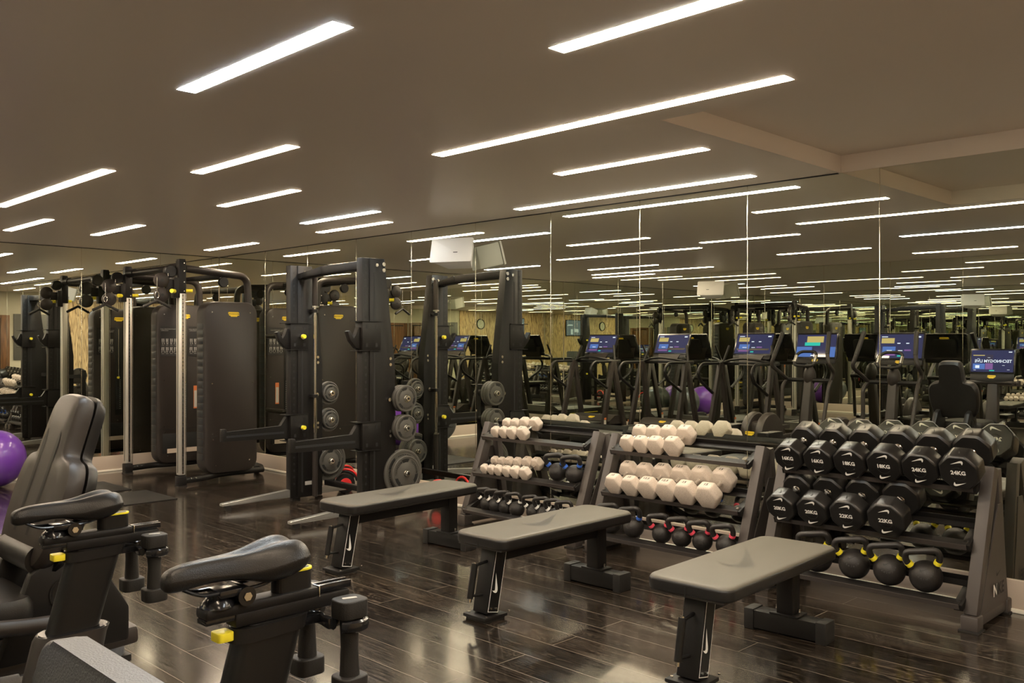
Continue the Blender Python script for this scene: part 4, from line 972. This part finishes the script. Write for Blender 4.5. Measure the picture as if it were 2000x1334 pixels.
def recumbent():
    t = thing('recumbent_bike', 'recumbent exercise bike with a tall brown black seat back at the left edge', 'exercise bike', (0, 3.33, 0))
    b = MB('black'); b.box((.62, 0, .20), (1.50, .20, .22), .05).box((1.28, 0, .05), (.12, .60, .08), .02).box((-.1, 0, .05), (.12, .60, .08), .02)
    b.use('seatbrown').bar((.55, 0, .36), (1.38, 0, .40), .13, .07, .02); b.use('yellow').box((1.22, 0, .445), (.03, .12, .02), .004); b.build('base_frame', t)
    # seat back : outline in local (Y, Z') extruded, leaned back
    lean = R(18); X = frame((1.02, 0, .70), (0, -1, 0), (math.sin(lean), 0, math.cos(lean)))   # normal -> faces -x
    out = [(-.05, 0), (-.16, .0), (-.21, .05), (-.235, .16), (-.235, .30), (-.20, .36), (-.125, .375), (-.115, .40), (-.11, .55), (-.085, .59)]
    out = out + [(-a, c) for a, c in reversed(out)]
    # smooth outline
    def chaikin(p, n=2):
        for _ in range(n):
            q = []
            for i in range(len(p)):
                a = p[i]; c = p[(i+1) % len(p)]; q += [(a[0]*.78+c[0]*.22, a[1]*.78+c[1]*.22), (a[0]*.22+c[0]*.78, a[1]*.22+c[1]*.78)]
            p = q
        return p
    so = chaikin(out, 2)
    def rg(sc, z, dy=0): return [X @ Vector((a*sc, .29+(c-.29)*sc, z)) for a, c in so]
    s = MB('seatbrown'); s.loft([rg(.90, -.022), rg(.975, -.016), rg(1, .004), rg(1, .022), rg(.97, .038), rg(.90, .046), rg(.6, .05), rg(.25, .050)])
    s.use('black').poly([(-.012, .10), (.010, .10), (.012, .42), (.0, .46), (-.014, .42)], X @ T(-.06, 0, .0505)); s.poly([(-.012, .10), (.010, .10), (.014, .42), (.0, .46), (-.012, .42)], X @ T(.06, 0, .0505)); s.build('seat_back', t)
    k = MB('black'); k.loft([rg(.93, -.020), rg(1.012, -.022), rg(1.012, -.034), rg(.94, -.060), rg(.6, -.066)]); k.build('back_shell', t)
    p = MB('leather'); pts = chaikin([(-.26, -.21), (.18, -.24), (.24, -.18), (.24, .18), (.18, .24), (-.26, .21), (-.32, .1), (-.32, -.1)], 2)
    p.loft([[Vector((.76+a*sc, c*sc, z)) for a, c in pts] for sc, z in ((.85, .555), (1, .575), (1, .615), (.95, .640), (.7, .648))]); p.build('seat_pad', t)
    c = MB('black')
    for sg in (-1, 1):
        X2 = frame((0, sg*.125, 0), (1, 0, 0), (0, 0, 1)); c.prism([(.88, .42), (1.30, .42), (1.30, .54), (1.18, .74), (1.08, .78), (.98, .70)], .05 if sg < 0 else -.05, X2, .015)
        Xc_ = frame((1.09, sg*.178, .625), (1, 0, 0), (0, 0, 1)); c.lathe([(.052, -.003), (.055, .003), (.049, .003), (.046, -.001)], Xc_ if sg < 0 else Xc_ @ Matrix.Rotation(pi, 4, 'X'), 28)
    c.cyl((1.02, -.15, .74), (1.02, .15, .74), .05, 20); c.build('recliner_cover', t)
    for sg in (-1, 1):
        a = MB('shroud'); a.tube([(.55, sg*.30, .62), (.95, sg*.31, .575), (1.10, sg*.31, .57), (1.10, sg*.12, .50)], .026, 12, rad=.06); a.use('steel').cyl((.60, sg*.3012, .614), (.82, sg*.3068, .590), .0275, 12); a.build('side_handle', t)
    f = MB('shroud'); f.bar((-.02, 0, .10), (-.10, 0, 1.02), .16, .12, .03, up=(1, 0, 0), w1=.11, h1=.09); f.use('orange').box((.02, 0, .50), (.004, .08, .02)).use('label').box((.026, 0, .44), (.004, .08, .08)); f.build('console_column', t)
    w2 = MB('black'); w2.lathe([(.001, -.07), (.20, -.07), (.22, -.04), (.22, .04), (.20, .07), (.001, .07)], T(.05, 0, .38) @ Matrix.Rotation(pi/2, 4, 'X'), 36); w2.build('flywheel_housing', t)
    for sg in (-1, 1):
        c = MB('steel'); c.bar((.05, sg*.09, .38), (.05+.12*sg, sg*.10, .38+.10*sg), .02, .03, .003); c.use('black').box((.05+.12*sg, sg*.16, .38+.10*sg), (.10, .09, .03), .006); c.build('pedal_crank', t)
    h = MB('shroud'); h.tube([(-.06, -.26, 1.0), (-.02, -.28, 1.02), (.06, -.24, 1.0)], .02, 10); h.tube([(.06, -.30, 1.0), (-.03, -.22, 1.01), (-.07, 0, 1.01), (-.03, .22, 1.01), (.06, .30, 1.0)], .021, 12, rad=.08); h.build('handlebar', t)
    console(t, -.06, 1.24, R(10), .46, .28, 'live', panel=.09)
    return t
recumbent()

def small_dumbbell(label, x, y, z):
    t = thing('small_dumbbell', label, 'dumbbell', (x, y, z), 0, 'small rubber dumbbells in the bike holders')
    for s in (-1, 1):
        h = MB('rubber'); h.prism(rrect(.060, .054, .016, 4), .034, T(0, 0, s*.071-.017), .008, 3)
        if s > 0: h.use('label').prism(rrect(.028, .010, .003, 2), .0008, T(0, 0, .0882) @ Matrix.Rotation(R(-20), 4, 'Z'))
        h.build('head', t)
    MB('rubber').lathe([(.019, -.056), (.0185, -.045), (.0165, 0), (.0185, .045), (.019, .056)], None, 16).build('handle', t)
    return t
def upright_bike(label, x, y, zs, dl, scr):
    """saddle near local x=0."""
    t = thing('upright_bike', label, 'exercise bike', (x, y, 0), 0, 'upright exercise bikes with dumbbell holders')
    Z = zs
    # saddle : lofted sections along x (nose at -x)
    s = MB('leather'); rings = []
    prof = [ # x, half width, top z, side droop, bottom z
      (-.142, .006, -.030, .006, -.040), (-.140, .014, -.020, .012, -.046), (-.130, .021, -.012, .020, -.052), (-.10, .0245, -.0055, .026, -.050), (-.06, .027, -.004, .030, -.045), (-.02, .032, -.003, .034, -.045),
      (.02, .044, .000, .038, -.052), (.055, .060, .006, .040, -.062), (.09, .073, .012, .036, -.060), (.118, .076, .013, .032, -.050), (.136, .066, .006, .026, -.036), (.143, .045, -.004, .018, -.026), (.145, .02, -.010, .01, -.022)]
    N = 28
    for (xx, hw, tz, dr, bz) in prof:
        r = []; xx *= .91; hw *= .93
        for i in range(N):
            a = 2*pi*i/N; c = math.cos(a); sn = math.sin(a)
            yy = hw*math.copysign(abs(c)**.75, c); u = abs(yy)/hw
            if sn >= 0:
                dip = .012*math.exp(-(yy/.011)**2)*max(0, min(1, (xx+.06)/.08)) if hw > .03 else 0
                zz = tz-dr*u**3.0*.9*(1-sn**2)**.5 - dip
                if sn < .02: zz = tz-dr*.9
            else: zz = tz-dr*.9+(bz-(tz-dr*.9))*(-sn)**.8
            r.append(Vector((xx, yy, Z+zz)))
        rings.append(r)
    s.loft(rings); sd = s.build('saddle', t, ang=180); sd.modifiers.new('smooth', 'SUBSURF').levels = 1; sd.modifiers['smooth'].render_levels = 2
    g = MB('gloss')
    for q in (-1, 1): g.tube([(-.10, q*.010, Z-.045), (-.07, q*.018, Z-.062), (.04, q*.022, Z-.064), (.10, q*.030, Z-.045)], .0035, 8, rad=.02)
    g.cyl((.012, -.03, Z-.075), (.012, .03, Z-.075), .017, 18).box((-.012, 0, Z-.066), (.05, .05, .014), .003); g.use('steel').cyl((.012, -.033, Z-.075), (.012, -.030, Z-.075), .008, 6); g.build('saddle_rails', t)
    zr = Z-.094; zk = Z-.145
    p = MB('gloss'); p.cyl((-.03, 0, zr+.005), (-.03, 0, Z-.068), .0175, 18).lathe([(.030, 0), (.028, .008), (.019, .016)], T(-.03, 0, zr+.004), 20); p.build('seat_post', t)
    r = MB('powder'); sl = .06
    up = lambda xx: zr+.012*(xx+.06)/.3*0
    r.bar((-.060, 0, zr-.004), (.165, 0, zr-.004), .044, .020, .006); r.use('gloss').bar((-.059, 0, zr-.018), (.02, 0, zr-.018), .034, .010, .002).bar((.165, .012, zr-.002), (.245, .012, zr-.002), .010, .012, .001).bar((.165, -.012, zr-.002), (.24, -.012, zr-.002), .010, .014, .001)
    r.use('powder').bar((-.005, 0, zr-.024), (.235, 0, zr-.024), .040, .026, .004); r.use('steel').bar((.164, 0, zr-.004), (.167, 0, zr-.004), .045, .021, .006); r.build('slide_rail', t)
    k = MB('black'); k.prism(rrect(.080, .032, .0155, 5), .034, T(.118, 0, zr+.006), .002); k.use('yellow').prism(rrect(.082, .034, .0165, 5), .004, T(.118, 0, zr+.040), .0012); k.use('black').prism(rrect(.072, .024, .011, 5), .001, T(.118, 0, zr+.0435)); k.build('adjuster_block', t, label='black block with a yellow rim')
    # seat tube, leaning forward as it goes down
    def oval(c, L, Wd, lean=0): return [Vector((c[0]+a, c[1]+b, c[2]+a*lean)) for a, b in rrect(L, Wd, min(L, Wd)*.48, 6)]
    z0 = zr-.037; zc = Z-.132; zb = Z-.345
    f = MB('powder'); f.loft([oval((.078, 0, z0), .125, .045), oval((.074, 0, zc), .125, .045)]); f.build('inner_seat_tube', t)
    f = MB('powder'); f.loft([oval((.072, 0, zc), .150, .066, .03), oval((.066, 0, zc-.025), .150, .066, .03)]); f.use('yellow').prism(rrect(.030, .034, .006, 3), .016, T(-.020, 0, zc-.020), .005); f.build('clamp_collar', t, label='black collar with a yellow lever')
    f = MB('black'); f.loft([oval((.068, 0, zc-.02), .132, .058), oval((.012, 0, zb), .128, .056)]); f.build('seat_tube', t)
    f = MB('shroud'); f.loft([oval((.018, 0, zb+.01), .175, .092, .02), oval((.010, 0, zb-.005), .178, .096, .02), oval((-.12, 0, .12), .20, .12)]); f.use('gloss').loft([oval((.018, 0, zb+.0125), .165, .082, .02), oval((.018, 0, zb+.0095), .172, .089, .02)]); f.build('lower_column', t)
    # dumbbell holder
    xd = .198; h = MB('gloss'); zh = zk-.0
    h.bar((.10, 0, zh-.006), (xd-.025, 0, zh-.006), .03, .016, .002)
    for q in (-1, 1):
        cy = q*.072; arc = [(xd+.030*math.cos(R(a)), cy+.030*math.sin(R(a)), zh-.008) for a in range(-150, 151, 20)]
        h.tube(arc, .007, 8, flat=1.6)
        h.bar((xd-.02, 0, zh-.008), (xd-.028, cy*.75, zh-.008), .012, .02, .002)
    h.build('dumbbell_holder', t)
    # frame, housing, cranks, bars, console
    b = MB('shroud'); b.box((-.16, 0, .06), (.95, .12, .08), .02).box((.16, 0, .04), (.12, .54, .06), .02).box((-.62, 0, .04), (.12, .54, .06), .02); b.build('base_frame', t)
    b = MB('shroud'); b.lathe([(.001, -.055), (.21, -.055), (.23, -.03), (.23, .03), (.21, .055), (.001, .055)], T(-.40, 0, .34) @ Matrix.Rotation(pi/2, 4, 'X'), 36); b.bar((-.42, 0, .30), (-.60, 0, zr-.02), .09, .10, .02, up=(1, 0, 0)); b.build('drive_housing', t)
    for q in (-1, 1):
        c = MB('steel'); c.bar((-.33, q*.07, .34), (-.33+.1*q, q*.08, .34+.13*q), .018, .03, .003); c.use('black').box((-.33+.1*q, q*.14, .34+.13*q), (.10, .09, .025), .006); c.build('pedal_crank', t)
    c = MB('rubber'); c.tube([(-.42, -.24, zr+.03), (-.58, -.22, zr+.03), (-.60, 0, zr), (-.58, .22, zr+.03), (-.42, .24, zr+.03)], .018, 12, rad=.06); c.build('handlebar', t)
    console(t, -.66, zr+.18, R(14), .46, .28, scr)
    for q, nm in ((-1, 'nearer'), (1, 'farther')):
        small_dumbbell('small black dumbbell held upright behind the saddle of the %s, %s of two' % (dl, nm), x+xd, y+q*.072, zs-.195)
    return t
upright_bike('upright exercise bike nearest the camera, its long saddle at the lower left', .795, 1.49, 1.078, 'nearest bike', 'tiles')
upright_bike('upright exercise bike behind the nearest one, saddle in front of the tall seat back', .845, 2.45, 1.048, 'second bike', 'tiles')
# padded seat in the bottom left corner
t = thing('padded_seat', 'slate grey padded seat back cut off by the bottom left corner', 'seat', (.325, .74, 0))
def rr3(mb, c, d, r): mb.prism(rrect(d[0], d[1], r, 5), d[2], T(c[0], c[1], c[2]-d[2]/2), min(r*.6, .018), 3)
b = MB('greypad'); X = Matrix.Rotation(R(4), 4, 'Y')
b.prism(rrect(.62, .56, .05, 6), .034, frame((-.015, 0, .862), (0, 1, 0), (.08, 0, 1)), .012, 4); b.build('seat_back', t)
b = MB('greypad'); rr3(b, (-.26, 0, .50), (.42, .50, .07), .05); b.build('seat_pad', t)
b = MB('powder'); b.bar((-.0, 0, .06), (.055, 0, .90), .07, .05, .004, up=(1, 0, 0)); b.bar((-.40, 0, .06), (-.36, 0, .47), .06, .05, .004, up=(1, 0, 0)); b.bar((-.42, 0, .44), (.02, 0, .44), .06, .05, .004); b.build('support_frame', t)
b = MB('powder'); b.box((-.0, 0, .03), (.08, .50, .06), .006).box((-.41, 0, .03), (.08, .50, .06), .006).box((-.2, 0, .03), (.36, .06, .05), .004); b.build('floor_base', t)
